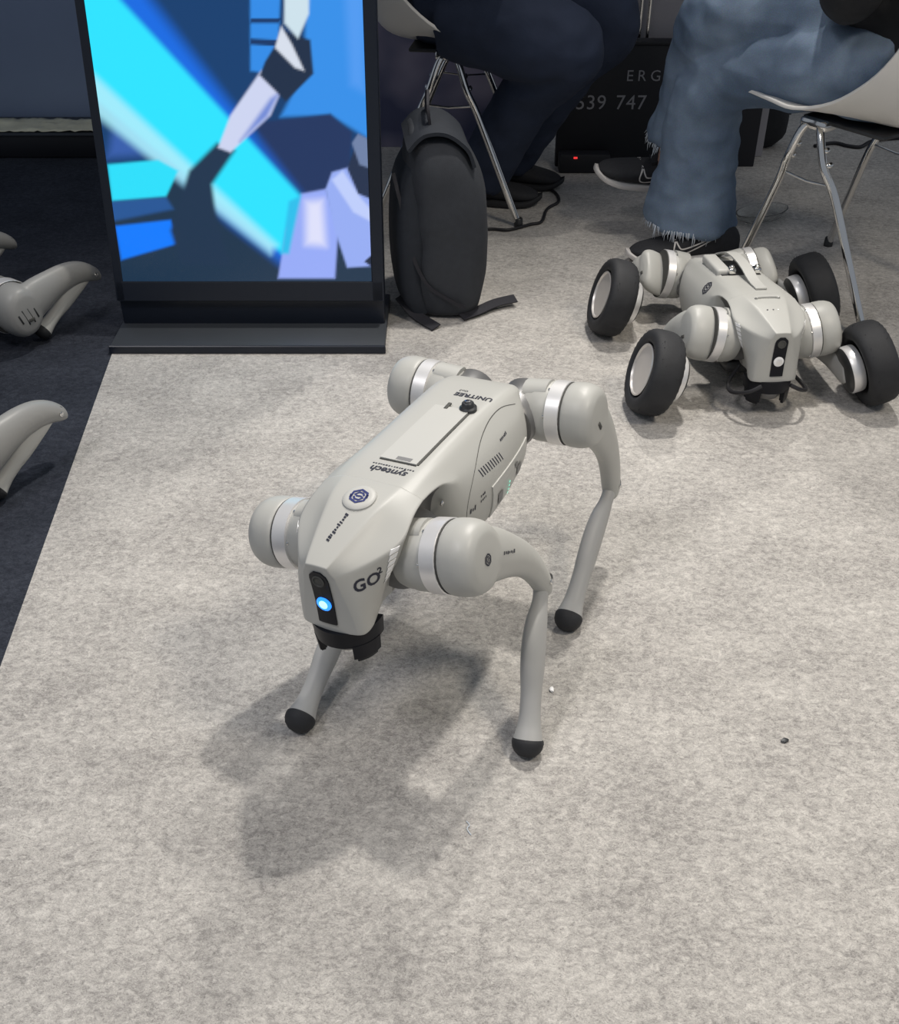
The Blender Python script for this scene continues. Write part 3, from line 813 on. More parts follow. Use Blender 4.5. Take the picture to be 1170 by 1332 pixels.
gp = thing('grey_wall_panel', 'pale grey panel standing behind the low black board', 'panel', (.72, 3.60, 0))
obj('panel_board', box_me(.62, .03, 2.0, .003, off=(0, .015, 1.0)), M_PAINTED, gp)
for k, (u, y) in enumerate(((834, 3.57), (845, 3.57))):
    p = dep(u, 20, y)
    tag(obj('chrome_pole', vf_me(tube_vf([(p.x, y, 0), (p.x, y, 1.9)], .006, 10)), M_CHROME),
        ['thin chrome pole behind the low black board, left one', 'thin chrome pole behind the low black board, right one'][k], 'pole', 'poles behind the black board')

# low black ledge with film on top, far left
lg = thing('low_ledge', 'low black plinth along the blue-grey wall at the far left', 'plinth', (-1.75, 3.68, 0))
obj('plinth_body', box_me(1.55, .18, .070, .004, off=(0, .0, .035)), M_BLACKWALL, lg)
obj('plinth_lip', box_me(1.56, .19, .008, .002, off=(0, 0, .074)), M_BASE, lg)
rr = random.Random(5); rows = []
nx, ny = 46, 8
V = []; F = []
for j in range(ny):
    for i in range(nx):
        x = -1.62+.60*i/(nx-1); y = 3.60+.13*j/(ny-1)
        z = .080 + .016*abs(noise.noise((x*14, y*30, 1.3))) + .010*abs(noise.noise((x*40, y*50, 4.0)))
        V.append((x, y, z))
for j in range(ny-1):
    for i in range(nx-1):
        a = j*nx+i; F.append((a, a+1, a+nx+1, a+nx))
film = bake(mesh_from(V, F), [('SOLIDIFY', dict(thickness=.0015))])
tag(obj('plastic_film', film, M_FILM), 'crumpled yellowish plastic film lying on the low black plinth', 'film')
V = []; F = []
for j in range(5):
    for i in range(7):
        x = .012*i; y = .01*j
        V.append((x-.04, y-.02, .010+.02*abs(noise.noise((x*60, y*60, 2.2)))+.010*(i/6)))
for j in range(4):
    for i in range(6): a = j*7+i; F.append((a, a+1, a+8, a+7))
scrap = obj('plastic_scrap', bake(mesh_from(V, F), [('SOLIDIFY', dict(thickness=.002))]), M_FILM)
p = gnd(112, 182); scrap.location = (p.x, p.y, -.008)
tag(scrap, 'small pale plastic scrap on the dark carpet below the plinth', 'scrap')

# ================================================================ DIGITAL SCREEN
LEAN = math.atan2(.098, .619)
SX0, SX1 = -.768, -.150
SY, SZ = 2.322, .080                      # lower front edge of the frame
ds = thing('digital_screen', 'tall black digital display leaning back on a flat steel foot, showing blue footage', 'screen', ((SX0+SX1)/2, SY, 0))
SH = 1.20
mtilt = Matrix.Translation((0, 0, SZ)) @ Matrix.Rotation(-LEAN, 4, 'X')
fw = SX1-SX0
fr = obj('screen_frame', box_me(fw, .045, SH, .005, 2, off=(0, .0235, SH/2)), M_BEZEL, ds, mtilt)
AX0, AX1, AZ0, AZ1 = -fw/2+.021, fw/2-.028, .048, SH-.04
bez = [box_me(.019, .003, SH-.006, .001, 1, off=(-fw/2+.0105, -.0002, SH/2)), box_me(.026, .003, SH-.006, .001, 1, off=(fw/2-.014, -.0002, SH/2)),
       box_me(fw-.006, .003, .045, .001, 1, off=(0, -.0002, .0245)), box_me(fw-.006, .003, .036, .001, 1, off=(0, -.0002, SH-.020))]
for b_ in bez: obj('bezel', b_, M_BEZEL, fr)
# the picture on the display: a colour grid computed from soft-edged shapes
wm = Matrix.Translation(ds.location) @ mtilt; wi = wm.inverted()
def scr(u, v):
    o_ = wi @ CC; d_ = wi.to_3x3() @ ray(u, v); t = -o_.y/d_.y; q = o_+d_*t
    return (q.x, q.z)
NX, NZ = 150, 300
gx = np.linspace(AX0, AX1, NX); gz = np.linspace(AZ0, AZ1, NZ)
X, Z = np.meshgrid(gx, gz)
img = np.zeros((NZ, NX, 3)); 
def lin(c): return np.array([(x/255/12.92 if x/255 <= .04045 else ((x/255+.055)/1.055)**2.4) for x in c])
img[:] = lin((6, 58, 108))
def sdf(poly):
    d = np.full(X.shape, 1e9); inside = np.zeros(X.shape, bool); n = len(poly)
    for i in range(n):
        ax, az = poly[i]; bx, bz = poly[(i+1) % n]
        ex, ez = bx-ax, bz-az; t = np.clip(((X-ax)*ex+(Z-az)*ez)/(ex*ex+ez*ez+1e-12), 0, 1)
        d = np.minimum(d, np.hypot(X-ax-t*ex, Z-az-t*ez))
        c = ((az > Z) != (bz > Z)) & (X < (bx-ax)*(Z-az)/((bz-az) if abs(bz-az) > 1e-12 else 1e-12)+ax)
        inside ^= c
    return np.where(inside, d, -d)
def shape(pts, col, soft=.004, a=1.0):
    global img
    s = sdf([scr(*p) for p in pts]); k = np.clip(s/(soft*1.5)+.5, 0, 1); k = (k*k*(3-2*k)*a)[..., None]
    img = img*(1-k)+lin(col)*k
# darker lower ground
shape([(60, 420), (60, 250), (300, 200), (420, 160), (520, 330), (520, 420)], (22, 48, 72), .03)
shape([(150, 150), (215, 150), (215, 200), (140, 205)], (52, 92, 170), .02)
# upper right pale blue wall and shelf
shape([(404, -160), (520, -160), (520, 205), (430, 150), (365, 152), (395, 95)], (50, 142, 232), .010)
shape([(325, -160), (372, -160), (362, 60), (345, 95), (326, 92)], (46, 138, 230), .006)
shape([(326, 24), (366, 24), (362, 30), (326, 30)], (10, 50, 100), .003)
shape([(326, 50), (366, 52), (360, 60), (326, 58)], (10, 50, 100), .003)
shape([(440, -160), (475, -160), (474, 120), (456, 110)], (92, 160, 245), .02, .6)
shape([(330, 160), (430, 148), (458, 172), (452, 248), (398, 252), (350, 205)], (26, 48, 92), .006)
# long beam with blue halo
shape([(85, -60), (150, -60), (425, 300), (370, 345), (300, 290), (85, 90)], (10, 105, 225), .030)
shape([(80, -60), (120, -40), (398, 262), (372, 332), (348, 316), (80, 92)], (40, 226, 255), .012)
shape([(85, 60), (112, 88), (360, 318), (352, 330), (85, 118)], (170, 236, 250), .018, .85)
# side beams
shape([(140, 214), (206, 208), (232, 222), (216, 256), (146, 262)], (40, 222, 250), .006)
shape([(140, 262), (216, 256), (226, 272), (146, 288)], (34, 84, 148), .008)
shape([(150, 294), (222, 286), (234, 316), (158, 338)], (0, 122, 255), .006)
# dark arm across the beam
shape([(282, 186), (306, 196), (276, 240), (282, 285), (300, 345), (236, 345), (222, 300), (246, 222)], (24, 48, 74), .010)
# white forearm and dark sleeve
shape([(340, 92), (366, 118), (352, 150), (300, 198), (284, 192), (300, 150)], (205, 212, 240), .006)
shape([(352, 128), (364, 120), (348, 152), (312, 184)], (70, 110, 205), .010, .8)
shape([(345, 80), (370, 40), (404, 52), (408, 96), (372, 132), (338, 98)], (22, 40, 66), .005)
shape([(372, -160), (404, -160), (402, 18), (388, 50), (370, 30)], (205, 225, 235), .006)
shape([(366, 34), (380, 58), (396, 92), (384, 88), (358, 62)], (215, 222, 235), .005)
# white robot legs at the lower right
shape([(362, 362), (372, 300), (392, 252), (424, 246), (440, 300), (436, 362)], (150, 170, 246), .006)
shape([(398, 262), (420, 260), (424, 320), (398, 318)], (222, 224, 250), .02)
shape([(424, 246), (432, 224), (460, 216), (500, 262), (500, 345), (452, 348), (436, 300)], (150, 172, 242), .005)
shape([(432, 234), (446, 222), (470, 258), (490, 280), (490, 292), (460, 276)], (190, 205, 250), .006)
shape([(452, 220), (462, 190), (490, 200), (490, 262), (466, 252)], (30, 44, 72), .004)
shape([(458, 186), (466, 174), (490, 186), (490, 222), (468, 214)], (110, 128, 165), .004)
shape([(474, 340), (490, 326), (490, 352)], (24, 36, 60), .003)
shape([(376, 262), (392, 254), (376, 330), (366, 330)], (40, 190, 235), .008)
V = [(x, 0, z) for z in gz for x in gx]
F = [(j*NX+i, j*NX+i+1, (j+1)*NX+i+1, (j+1)*NX+i) for j in range(NZ-1) for i in range(NX-1)]
sm = bpy.data.meshes.new('display'); sm.from_pydata(V, [], F)
at_ = sm.color_attributes.new('picture', 'FLOAT_COLOR', 'POINT')
at_.data.foreach_set('color', np.concatenate([img.reshape(-1, 3), np.ones((NX*NZ, 1))], 1).astype(np.float32).ravel())
m = bpy.data.materials.new('lit_display'); m.use_nodes = True
nt = m.node_tree; b = nt.nodes['Principled BSDF']
vc = nt.nodes.new('ShaderNodeVertexColor'); vc.layer_name = 'picture'
b.inputs['Base Color'].default_value = (.01, .012, .016, 1); b.inputs['Roughness'].default_value = .25
nt.links.new(vc.outputs['Color'], b.inputs['Emission Color']); b.inputs['Emission Strength'].default_value = 1.0
obj('display', sm, m, fr, Matrix.Translation((0, -.0006, 0)))
fy0 = 2.222-SY
obj('foot_plate', box_me(fw+.006, .28, .018, .003, 2, off=(0, fy0+.14, .009)), M_BASE, ds)
obj('foot_rim', box_me(fw+.010, .006, .020, .002, 1, off=(0, fy0-.001, .010)), M_BEZEL, ds)
obj('neck', box_me(fw-.004, .03, .10, .003, 2, off=(0, .030, .062)), M_BEZEL, ds)

# ================================================================ BACKPACK
def rbox_ring(cx, cy, z, hx, hy, rot, n=28, p=3.2):
    out = []
    for k in range(n):
        a = 2*PI*k/n; c, s = math.cos(a), math.sin(a)
        x = hx*math.copysign(abs(c)**(2/p), c); y = hy*math.copysign(abs(s)**(2/p), s)
        out.append((cx+x*math.cos(rot)-y*math.sin(rot), cy+x*math.sin(rot)+y*math.cos(rot), z))
    return out
bk = thing('backpack', 'black and charcoal backpack standing on the carpet against the screen', 'backpack', (-.018, 2.525, 0), (0, 0, R(6)))
rows = [(0, 0, .004, .075, .120), (0, 0, .02, .088, .136), (.002, 0, .08, .098, .146), (.006, 0, .18, .100, .150), (.004, 0, .28, .094, .148), (-.008, 0, .36, .080, .138), (-.020, 0, .405, .062, .118), (-.030, 0, .425, .040, .085), (-.032, 0, .430, .014, .03)]
rows = spline(rows, 4)
bodyv = loft([rbox_ring(x, y, z, a, b_, 0) for x, y, z, a, b_ in rows])
me = bake(mesh_from(*bodyv), [('SUBSURF', dict(levels=1, render_levels=1))])
for v in me.vertices:
    n_ = noise.noise(v.co*14)*.006; v.co.x += n_; v.co.y += n_*.7
obj('pack_body', me, M_PACKGREY, bk)
# darker front pocket towards the left, zips, flap, straps
rows = spline([(-.066, -.02, .015, .030, .110), (-.082, -.01, .08, .040, .128), (-.084, -.01, .20, .042, .130), (-.078, 0, .30, .036, .120), (-.064, 0, .36, .02, .10)], 4)
obj('front_pocket', vf_me(loft([rbox_ring(x, y, z, a, b_, 0) for x, y, z, a, b_ in rows])), M_PACK, bk)
zp = [(-.118, -.09, .345), (-.100, -.118, .26), (-.085, -.136, .18), (-.050, -.148, .10), (.010, -.152, .055), (.040, -.152, .04)]
obj('zip', vf_me(ribbon_vf([tuple(p) for p in spline(zp, 6)], .008, .004, (0, -1, 0))), M_STRAP, bk)
fl = [(-.045, -.128, .405), (-.02, -.120, .418), (.03, -.105, .410), (.05, -.10, .39)]
obj('top_flap', vf_me(ribbon_vf([tuple(p) for p in spline([(-.085, -.02, .40), (-.05, -.02, .432), (0, -.02, .433), (.045, -.02, .40), (.062, -.02, .36)], 6)], .20, .008, (0, 0, 1))), M_PACK, bk)
hd = [(-.03, -.05, .428), (-.035, -.045, .47), (-.03, 0, .485), (-.03, .045, .47), (-.03, .05, .428)]
obj('grab_handle', vf_me(ribbon_vf([tuple(p) for p in spline(hd, 6)], .024, .006, (1, 0, 0))), M_STRAP, bk)
bki = (Matrix.Translation(bk.location) @ Matrix.Rotation(R(6), 4, 'Z')).inverted()
def strap_on_floor(name, px, w, lift):
    pts = [bki @ gnd(u, v, h) for (u, v), h in zip(px, lift)]
    pts = [tuple(p) for p in spline([tuple(p) for p in pts], 6)]
    obj(name, vf_me(ribbon_vf(pts, w, .003, (0, -.35, 1)), True, 30), M_STRAP, bk)
strap_on_floor('loose_strap', [(600, 412), (622, 404), (645, 394), (671, 388)], .026, [.010, .012, .016, .018])
strap_on_floor('loose_strap', [(520, 385), (540, 408), (568, 426)], .028, [.05, .018, .006])

# ================================================================ CHAIRS
def shell_mesh():
    # centre line from the front lip to the top of the back: x, z, half width, edge lift, edge pull (forward)
    st = [(.250, .436, .195, .004, 0), (.258, .450, .205, .006, 0), (.235, .464, .215, .006, 0), (.16, .460, .225, .008, 0), (.08, .450, .232, .016, 0), (-.02, .440, .238, .060, .0),
          (-.11, .436, .240, .125, .010), (-.18, .452, .240, .175, .030), (-.224, .500, .236, .180, .055), (-.250, .570, .228, .140, .075), (-.268, .650, .215, .090, .070), (-.284, .730, .195, .045, .050), (-.294, .790, .160, .012, .030), (-.297, .812, .110, 0, .015)]
    st = spline(st, 4); n = 19; V = []; F = []
    for x, z, w, lift, pull in st:
        for j in range(n):
            t = -1+2*j/(n-1); k = abs(t)**2.6
            V.append((x+pull*k, w*t, z+lift*k))
    for i in range(len(st)-1):
        for j in range(n-1):
            a = i*n+j; F.append((a, a+1, a+n+1, a+n))
    me = mesh_from(V, F)
    return bake(me, [('SOLIDIFY', dict(thickness=.008, offset=0)), ('BEVEL', dict(width=.0025, segments=2, limit_method='ANGLE', angle_limit=R(50)))])
ME_SEAT = shell_mesh()
def chair_leg_mesh(sx, sy, bx=0.0):
    top = Vector((bx+sx*.022, sy*.160, .412)); foot = Vector((sx*.205, sy*.195, .006))
    mid = top + (foot-top)*.16 + Vector((0, sy*.012, -.006))
    pts = [top+Vector((-sx*.03, -sy*.03, .012)), top, mid, top+(foot-top)*.32, top+(foot-top)*.66, foot]
    return vf_me(tube_vf([tuple(p) for p in spline([tuple(p) for p in pts], 5)], .0095, 14)), top, foot
def make_chair(label, loc, yaw, bx=0.0):
    c = thing('shell_chair', label, 'chair', (*loc, 0), (0, 0, yaw), 'white shell chairs')
    obj('seat_shell', ME_SEAT, M_WHITEPLASTIC, c)
    obj('seat_plate', box_me(.22, .30, .010, .004, 2, off=(0, 0, .428)), M_DARK, c)
    for sy in (1, -1):
        br = []
        for sx in (1, -1):
            me, top, foot = chair_leg_mesh(sx, sy, bx)
            lg_ = obj('leg', me, M_CHROME, c)
            obj('foot_cap', vf_me(lathe_vf([(.012, 0), (.0125, .006), (.0115, .022), (.0098, .024)], 'z', 16)), M_DARK, lg_, Matrix.Translation((foot.x, foot.y, 0)))
            for k in (.10, .17):
                q = top+(foot-top)*k
                obj('weld_collar', vf_me(lathe_vf([(.010, -.006), (.0125, -.003), (.0125, .003), (.010, .006)], 'z', 14)), M_CHROME, lg_, Matrix.Translation(q) @ (foot-top).to_track_quat('Z', 'Y').to_matrix().to_4x4())
            br.append(top+(foot-top)*.27)
        obj('cross_wire', vf_me(tube_vf([br[0], (br[0]+br[1])/2-Vector((0, 0, .006)), br[1]], .003, 8)), M_CHROME, c)
        obj('bracket', box_me(.075, .050, .024, .008, 2, off=(bx, sy*.140, .420)), M_CHROME, c)
    return c
make_chair('white plastic shell chair with chrome legs, under the person in light blue jeans', (1.0, 2.569), math.atan2(.809, -.587), .07)
make_chair('white plastic shell chair with chrome legs behind the backpack, under the person in navy trousers', (.02, 3.21), R(-8)).scale.z = 1.06

# ================================================================ SHOES
def shoe_ring(x, hw, z0, z1, n=18, p=2.6):
    out = []
    zc, hz = (z0+z1)/2, (z1-z0)/2
    for k in range(n):
        a = 2*PI*k/n; c, s = math.cos(a), math.sin(a)
        out.append((x, hw*math.copysign(abs(c)**(2/p), c), zc+hz*math.copysign(abs(s)**(2/p), s)))
    return out
UP = spline([(.000, .020, .022, .075), (.012, .032, .020, .092), (.045, .037, .020, .104), (.085, .037, .020, .106), (.115, .038, .019, .092), (.150, .042, .018, .075), (.195, .046, .018, .062), (.235, .044, .018, .052), (.265, .034, .020, .044), (.283, .014, .026, .036)], 3)
SO = spline([(-.010, .020, .012, .034), (.008, .036, .003, .036), (.050, .040, .000, .034), (.110, .038, .001, .028), (.170, .046, .000, .024), (.225, .049, .001, .022), (.265, .038, .006, .026), (.288, .018, .016, .034), (.296, .006, .024, .040)], 3)
ME_UPPER = vf_me(loft([shoe_ring(*r) for r in UP])); ME_SOLE = vf_me(loft([shoe_ring(*r, p=3.4) for r in SO]))
SW = spline([(.070, .078), (.110, .054), (.150, .036), (.172, .036), (.178, .050), (.172, .066), (.166, .058), (.158, .050), (.142, .052), (.110, .063), (.070, .080)], 5)
BVH_UP = bvh_of(ME_UPPER)
def make_shoe(m, parent, side):
    u = obj('shoe', ME_UPPER, M_SHOE, parent, m)
    obj('sole', ME_SOLE, M_SOLE, u)
    if side:
        for s in (1, -1):
            decal('swoosh', strip_poly([(p[0]*-s, p[1]) for p in SW], .0036), (0, s*.06, 0), (-s, 0, 0), (0, 0, 1), BVH_UP, M_SOLE, u, off=.0010)
    obj('tongue', vf_me(ribbon_vf([(.06, 0, .118), (.09, 0, .110), (.12, 0, .095), (.15, 0, .079)], .040, .008)), M_SHOE, u)
    return u
def shoe_matrix(heel, toe, up=(0, 0, 1)):
    h = Vector(heel); x = (Vector(toe)-h).normalized(); u = Vector(up); y = u.cross(x).normalized(); z = x.cross(y)
    m = Matrix((x, y, z)).transposed().to_4x4(); m.translation = h
    return m

# ================================================================ PEOPLE
def skin_body(joints, edges):
    names = list(joints); me = bpy.data.meshes.new('body')
    me.from_pydata([joints[n][0] for n in names], [(names.index(a), names.index(b_)) for a, b_ in edges], [])
    o = bpy.data.objects.new('tmp', me); COL.objects.link(o)
    o.modifiers.new('s', 'SKIN'); o.modifiers.new('u', 'SUBSURF').levels = 2
    for i, n in enumerate(names):
        r = joints[n][1]; me.skin_vertices[0].data[i].radius = r if isinstance(r, tuple) else (r, r)
        me.skin_vertices[0].data[i].use_root = (n == 'pelvis')
    bpy.context.view_layer.update()
    res = bpy.data.meshes.new_from_object(o.evaluated_get(bpy.context.evaluated_depsgraph_get()))
    bpy.data.objects.remove(o)
    for p in res.polygons: p.use_smooth = True
    return res
def keep_largest(me):
    bm = bmesh.new(); bm.from_mesh(me); seen = set(); best = []
    for v in bm.verts:
        if v in seen: continue
        st_ = [v]; seen.add(v); isl = []
        while st_:
            q = st_.pop(); isl.append(q)
            for e in q.link_edges:
                o_ = e.other_vert(q)
                if o_ not in seen: seen.add(o_); st_.append(o_)
        if len(isl) > len(best): best = isl
    keep = set(best)
    bmesh.ops.delete(bm, geom=[v for v in bm.verts if v not in keep], context='VERTS')
    bm.to_mesh(me); bm.free()
    for p in me.polygons: p.use_smooth = True
    return me
def cloth_tube(pts, rad, n=24):
    q = spline([(*p, *(r if isinstance(r, tuple) else (r, r))) for p, r in zip(pts, rad)], 6)
    return tube_vf([tuple(a[:3]) for a in q], [(a[3], a[4]) for a in q], n)
def wrinkle(me, amp, sc, seed, zlim=None):
    off = Vector((seed*3.1, seed*1.7, seed*.9))
    me.update(); nn = [v.normal.copy() for v in me.vertices]
    for v, nv in zip(me.vertices, nn):
        p = v.co
        a = noise.noise(Vector((p.x*sc, p.y*sc, p.z*sc*.55))+off); b_ = noise.noise(p*sc*2.3+off)
        fold = (1-abs(noise.noise(Vector((p.x*sc*.8, p.y*sc*.8, p.z*sc*1.6))+off*2))*2)
        v.co = p + nv*(amp*(a*.6+b_*.3+.35*fold))
def person(label, loc, J, top_mat):
    """J: joints of the seated figure in world space"""
    root = thing('person', label, 'person', loc)
    inv = Matrix.Translation(loc).inverted()
    def w(p): return inv @ Vector(p)
    hc = (Vector(J['hipL'])+Vector(J['hipR']))/2
    f = Vector(J['fwd']).normalized(); l = Vector((0, 0, 1)).cross(f)
    up = Vector((0, 0, 1))
    chest = hc + up*.36 - f*J.get('lean', -.02); neck = chest + up*.20 + f*.01; headp = neck + up*.105 + f*.025
    jn = {'pelvis': (w(hc), (.085, .085)), 'waist': (w(hc+up*.17), (.11, .09)), 'chest': (w(chest), (.15, .11)), 'neck': (w(neck), .055), 'jaw': (w(headp-up*.03+f*.01), (.062, .075)), 'skull': (w(headp+up*.06), (.075, .09)), 'crown': (w(headp+up*.125), (.05, .06))}
    ed = [('pelvis', 'waist'), ('waist', 'chest'), ('chest', 'neck'), ('neck', 'jaw'), ('jaw', 'skull'), ('skull', 'crown')]
    for s, n_ in ((1, 'L'), (-1, 'R')):
        sh = chest+up*.09+l*(s*.15); el = chest-up*.15+l*(s*.235)+f*.06; wr = hc+up*.12+l*(s*.05)+f*.16
        jn.update({'sh'+n_: (w(sh), .045), 'el'+n_: (w(el), .038), 'wr'+n_: (w(wr), .03),
                   'hip'+n_: (w(J['hip'+n_]), .065), 'knee'+n_: (w(J['knee'+n_]), .055), 'ank'+n_: (w(J['ank'+n_]), .036)})
        ed += [('chest', 'sh'+n_), ('sh'+n_, 'el'+n_), ('el'+n_, 'wr'+n_), ('pelvis', 'hip'+n_), ('hip'+n_, 'knee'+n_), ('knee'+n_, 'ank'+n_)]
    sk_ = skin_body(jn, ed)
    hvf = [([v.co.copy() for v in sk_.vertices], [tuple(p.vertices) for p in sk_.polygons])]
    fl, ll = f.copy(), l.copy()
    def blobv(c, ra, rb, rc, n=16):
        rings = []
        for i in range(1, n):
            t = PI*i/n
            rings.append([w(c) + up*(rc*math.cos(t)) + fl*(ra*math.sin(t)*math.cos(2*PI*k/n)) + ll*(rb*math.sin(t)*math.sin(2*PI*k/n)) for k in range(n)])
        return loft(rings)
    hvf += [blobv(headp+up*.055-f*.005, .096, .076, .100), blobv(headp-up*.015+f*.018, .070, .058, .066), blobv(headp+up*.012+f*.088, .020, .014, .022),
            blobv(headp+up*.03+l*.077-f*.008, .017, .009, .030), blobv(headp+up*.03-l*.077-f*.008, .017, .009, .030), blobv(headp-up*.033+f*.083, .010, .026, .010)]
    obj('body', keep_largest(remesh_union(hvf, .007, 3, .5)), M_SKIN, root)
    for s in (1, -1):
        e_ = vf_me(lathe_vf([(.002, -.008), (.0075, -.004), (.0085, 0), (.0075, .004), (.002, .008)], 'z', 12))
        eo = obj('eye', e_, M_HAIR, root); eo.location = w(headp+up*.045+l*(s*.032)+f*.079)
    # jacket with sleeves whose cuffs disappear into the front pocket
    parts = [cloth_tube([w(hc-up*.02), w(hc+up*.15), w(chest), w(chest+up*.13), w(neck+up*.01)], [(.155, .185), (.145, .17), (.145, .19), (.11, .17), (.06, .065)])]
    for s in (1, -1):
        sh = chest+up*.11+l*(s*.17); el = chest-up*.15+l*(s*.245)+f*.06; wr = hc+up*.13+l*(s*.06)+f*.15
        parts.append(cloth_tube([w(sh), w(el), w(wr)], [.08, .065, .055], 16))
    jk = keep_largest(remesh_union(parts, .012, 4)); wrinkle(jk, .010, 9, 2)
    obj('jacket', jk, top_mat, root)
    rings = []
    for i in range(1, 13):                       # hair cap, low at the back, high over the forehead
        t = PI*.62*i/12; ring = []
        for k in range(24):
            a_ = 2*PI*k/24; c_ = math.cos(a_); tt = t*(1-.34*max(0, c_)) if i > 6 else t*(1-.34*max(0, c_)*(i/12))
            ring.append(w(headp+up*.062-f*.010) + up*(.108*math.cos(tt)) + fl*(.104*math.sin(tt)*c_) + ll*(.084*math.sin(tt)*math.sin(a_)))
        rings.append(ring)
    obj('hair', bake(mesh_from(*loft(rings, True, False)), [('SOLIDIFY', dict(thickness=.008))]), M_HAIR, root)
    return root, w
def frays(me_list_w, centre, axis, rad, n, seed, ln=(.006, .02)):
    rr = random.Random(seed); ax = Vector(axis).normalized(); s = ax.orthogonal().normalized(); t = ax.cross(s); parts = []
    for k in range(n):
        a = 2*PI*k/n+rr.uniform(-.02, .02); d = s*math.cos(a)+t*math.sin(a)
        p = Vector(centre)+d*(rad*rr.uniform(.97, 1.02)); l_ = rr.uniform(*ln) if rr.random() < .85 else ln[1]*1.6
        q = p+ax*l_+d*rr.uniform(-.004, .006)+Vector((rr.uniform(-1, 1), rr.uniform(-1, 1), 0))*.004
        parts.append(tube_vf([p-ax*.006, (p+q)/2+d*.001, q], [.0013, .0012, .0004], 4))
    return mesh_from(*join_vf(parts))

# person in washed jeans, right leg crossed over the left
JR = {'fwd': (-.80, .60, 0), 'hipL': (.985, 2.475, .545), 'hipR': (1.07, 2.60, .555), 'kneeL': (.660, 2.765, .485), 'ankL': (.672, 2.835, .085),
      'kneeR': (.640, 2.800, .585), 'ankR': (.590, 2.95, .225)}
pr_, w = person('person in frayed light blue jeans with legs crossed on the right chair', (1.03, 2.55, 0), JR, M_BLACKCLOTH)
hemL = Vector((.640, 2.815, .088)); hemR = Vector((.606, 2.925, .272))
legL = cloth_tube([w(JR['hipL']), w((.82, 2.62, .525)), w((.700, 2.735, .490)), w((.640, 2.775, .42)), w((.638, 2.798, .25)), w(hemL)],
                  [(.105, .120), (.092, .100), (.086, .092), (.088, .088), (.096, .092), (.122, .110)], 28)
legR = cloth_tube([w(JR['hipR']), w((.90, 2.65, .600)), w((.745, 2.72, .612)), w((.640, 2.775, .590)), w((.618, 2.845, .49)), w((.612, 2.890, .38)), w(hemR)],
                  [(.105, .125), (.096, .110), (.090, .096), (.088, .088), (.078, .082), (.072, .078), (.080, .084)], 28)
pel = cloth_tube([w((1.10, 2.50, .56)), w((1.03, 2.55, .56)), w((.97, 2.585, .56))], [(.10, .15), (.115, .175), (.09, .15)], 24)
jm = keep_largest(remesh_union([legL, legR, pel], .0075, 3, .5)); wrinkle(jm, .015, 12, 5)
jeans = obj('jeans', jm, M_DENIM, pr_)
tag(obj('frayed_hem', frays(None, w(hemL), (0, .02, -1), .112, 170, 3), M_FRAY, jeans), 'white frayed threads along the hem', None, kind='stuff')
tag(obj('frayed_hem', frays(None, w(hemR), (hemR-Vector((.618, 2.845, .49))), .080, 120, 4), M_FRAY, jeans), 'white frayed threads along the hem', None, kind='stuff')
sk = obj('sock', vf_me(cloth_tube([w((.602, 2.935, .255)), w((.600, 2.955, .19)), w((.600, 2.965, .15))], [.040, .036, .034], 14)), M_SKIN, pr_)
sk['label'] = 'bare ankle above the raised shoe'
hl = gnd(956, 338); tl = gnd(832, 340)
make_shoe(shoe_matrix(w((hl.x, hl.y, .0)), w((tl.x, tl.y, .0))), pr_, True)
hr_ = Vector((.675, 3.00, .090)); tr_ = dep(784, 232, 2.97)
make_shoe(shoe_matrix(w(hr_), w(tr_), (-.1, -.25, 1)), pr_, True)

# person in navy trousers on the left chair, feet tucked under
JL = {'fwd': (.985, -.17, 0), 'hipL': (.03, 3.25, .555), 'hipR': (.01, 3.09, .555), 'kneeL': (.445, 3.17, .52), 'ankL': (.18, 3.33, .09),
      'kneeR': (.320, 2.98, .475), 'ankR': (.08, 3.18, .10), 'lean': -.03}
M_NAVYTOP = mat('navy_jacket', (0.022, 0.03, 0.055), .85, var=.25, scale=20, bump=.3, bscale=150)
pl_, w = person('person in dark navy trousers seated on the left chair with feet tucked back', (.0, 3.15, 0), JL, M_NAVYTOP)
lR = cloth_tube([w(JL['hipR']), w((.14, 3.03, .530)), w((.24, 2.99, .500)), w((.310, 2.985, .465)), w((.225, 3.07, .355)), w((.145, 3.14, .20)), w((.09, 3.18, .075))],
                [(.125, .12), (.125, .115), (.114, .100), (.090, .086), (.080, .080), (.078, .076), (.076, .076)], 26)
lL = cloth_tube([w(JL['hipL']), w((.20, 3.22, .555)), w((.34, 3.19, .55)), w((.435, 3.17, .50)), w((.34, 3.20, .385)), w((.24, 3.29, .20)), w((.18, 3.33, .075))],
                [(.120, .12), (.115, .112), (.104, .096), (.086, .084), (.078, .076), (.078, .076), (.074, .074)], 26)
pel = cloth_tube([w((-.09, 3.17, .57)), w((.0, 3.165, .565)), w((.08, 3.15, .56))], [(.10, .15), (.12, .175), (.10, .15)], 24)
tm = keep_largest(remesh_union([lR, lL, pel], .009, 3, .5)); wrinkle(tm, .010, 10, 8)
obj('trousers', tm, M_NAVY, pl_)
make_shoe(shoe_matrix(w((-.02, 3.19, .0)), w((.24, 3.16, .0))), pl_, False)['label'] = 'dark shoe'
make_shoe(shoe_matrix(w((.06, 3.35, .0)), w((.33, 3.30, .0))), pl_, False)
for c in pl_.children_recursive:
    if c.name.startswith('sole'):
        c.data = c.data.copy(); c.data.materials[0] = M_RUBBER

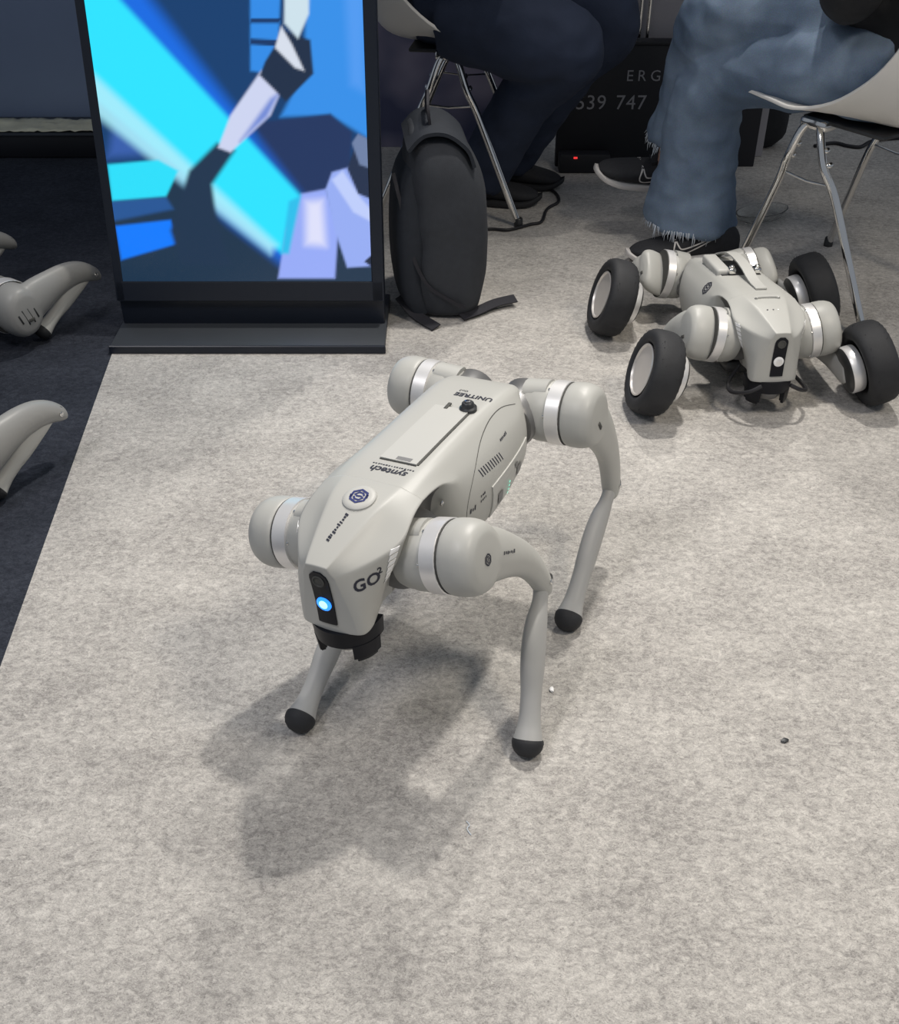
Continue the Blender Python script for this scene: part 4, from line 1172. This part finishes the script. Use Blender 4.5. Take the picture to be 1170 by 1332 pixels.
# ================================================================ CABLES AND SMALL THINGS
def cable(name, px, r, label, lift=None):
    pts = [gnd(u, v, r if lift is None else lift[i]) for i, (u, v) in enumerate(px)]
    me = vf_me(tube_vf([tuple(p) for p in spline([tuple(p) for p in pts], 6)], r, 10))
    return tag(obj(name, me, M_CABLE), label, 'cable')
cable('cable', [(612, 300), (640, 298), (662, 299), (690, 292), (705, 288), (712, 272), (727, 262), (722, 250), (706, 243), (692, 236), (690, 226)], .0045, 'black cable curling on the carpet behind the backpack')
cable('cable', [(1060, 190), (1085, 186), (1105, 190), (1120, 191), (1134, 184), (1160, 180), (1200, 178)], .006, 'black cable on the carpet beyond the right chair')
def blob(name, u, v, sx, sy, sz, m, label, cat, seed, rot=0):
    bm = bmesh.new(); bmesh.ops.create_icosphere(bm, subdivisions=2, radius=1)
    for q in bm.verts:
        q.co *= 1+.35*noise.noise(q.co*1.6+Vector((seed, seed*2, 0))); q.co.x *= sx; q.co.y *= sy; q.co.z *= sz
    zmin = min(q.co.z for q in bm.verts)
    o = obj(name, from_bm(bm, True, R(30)), m); p = gnd(u, v); o.location = (p.x, p.y, -zmin*.9); o.rotation_euler.z = rot
    return tag(o, label, cat)
blob('paper_crumb', 718, 898, .0038, .0055, .0025, M_WHITE, 'tiny white crumb on the carpet beside the front leg of the robot', 'crumb', 3)
blob('dark_crumb', 1021, 964, .0065, .0040, .0016, M_DARK, 'tiny dark triangular crumb on the carpet at the lower right', 'crumb', 9, .4)
pts = [gnd(u, v, .0012) for u, v in ((607, 1068), (611, 1073), (608, 1078), (613, 1086))]
tag(obj('thread', vf_me(tube_vf([tuple(p) for p in spline([tuple(p) for p in pts], 5)], .0007, 6)), M_FRAY), 'short pale thread lying on the carpet in front of the robot', 'thread')
# clear plastic tray behind the chair leg
rg = []
for k, (z, s_) in enumerate(((.001, .80), (.012, .92), (.022, 1.0), (.024, 1.06))):
    rg.append([(s_*.085*math.cos(2*PI*j/28), s_*.045*math.sin(2*PI*j/28), z) for j in range(28)])
tray = bake(mesh_from(*loft(rg, True, False)), [('SOLIDIFY', dict(thickness=.002))])
p = gnd(990, 284); to = obj('plastic_tray', tray, M_CLEAR); to.location = (p.x, p.y, 0); to.rotation_euler.z = R(28)
tag(to, 'small clear plastic tray on the carpet behind the chair leg', 'tray')
# dark bag beyond the right chair
bm = bmesh.new(); bmesh.ops.create_icosphere(bm, subdivisions=3, radius=1)
for q in bm.verts:
    q.co = Vector((math.copysign(abs(q.co.x)**.7, q.co.x)*.11, math.copysign(abs(q.co.y)**.7, q.co.y)*.07, math.copysign(abs(q.co.z)**.7, q.co.z)*.09)) * (1+.08*noise.noise(q.co*2))
bg = thing('shoulder_bag', 'small black shoulder bag on the floor far behind the right chair', 'bag', (1.02, 3.72, .088))
obj('bag_body', from_bm(bm), M_BLACKCLOTH, bg)
obj('bag_strap', vf_me(ribbon_vf([tuple(p_) for p_ in spline([(-.10, -.02, .02), (-.09, -.05, .10), (0, -.06, .13), (.09, -.05, .10), (.10, -.02, .02)], 6)], .025, .004, (0, -1, .2))), M_STRAP, bg)
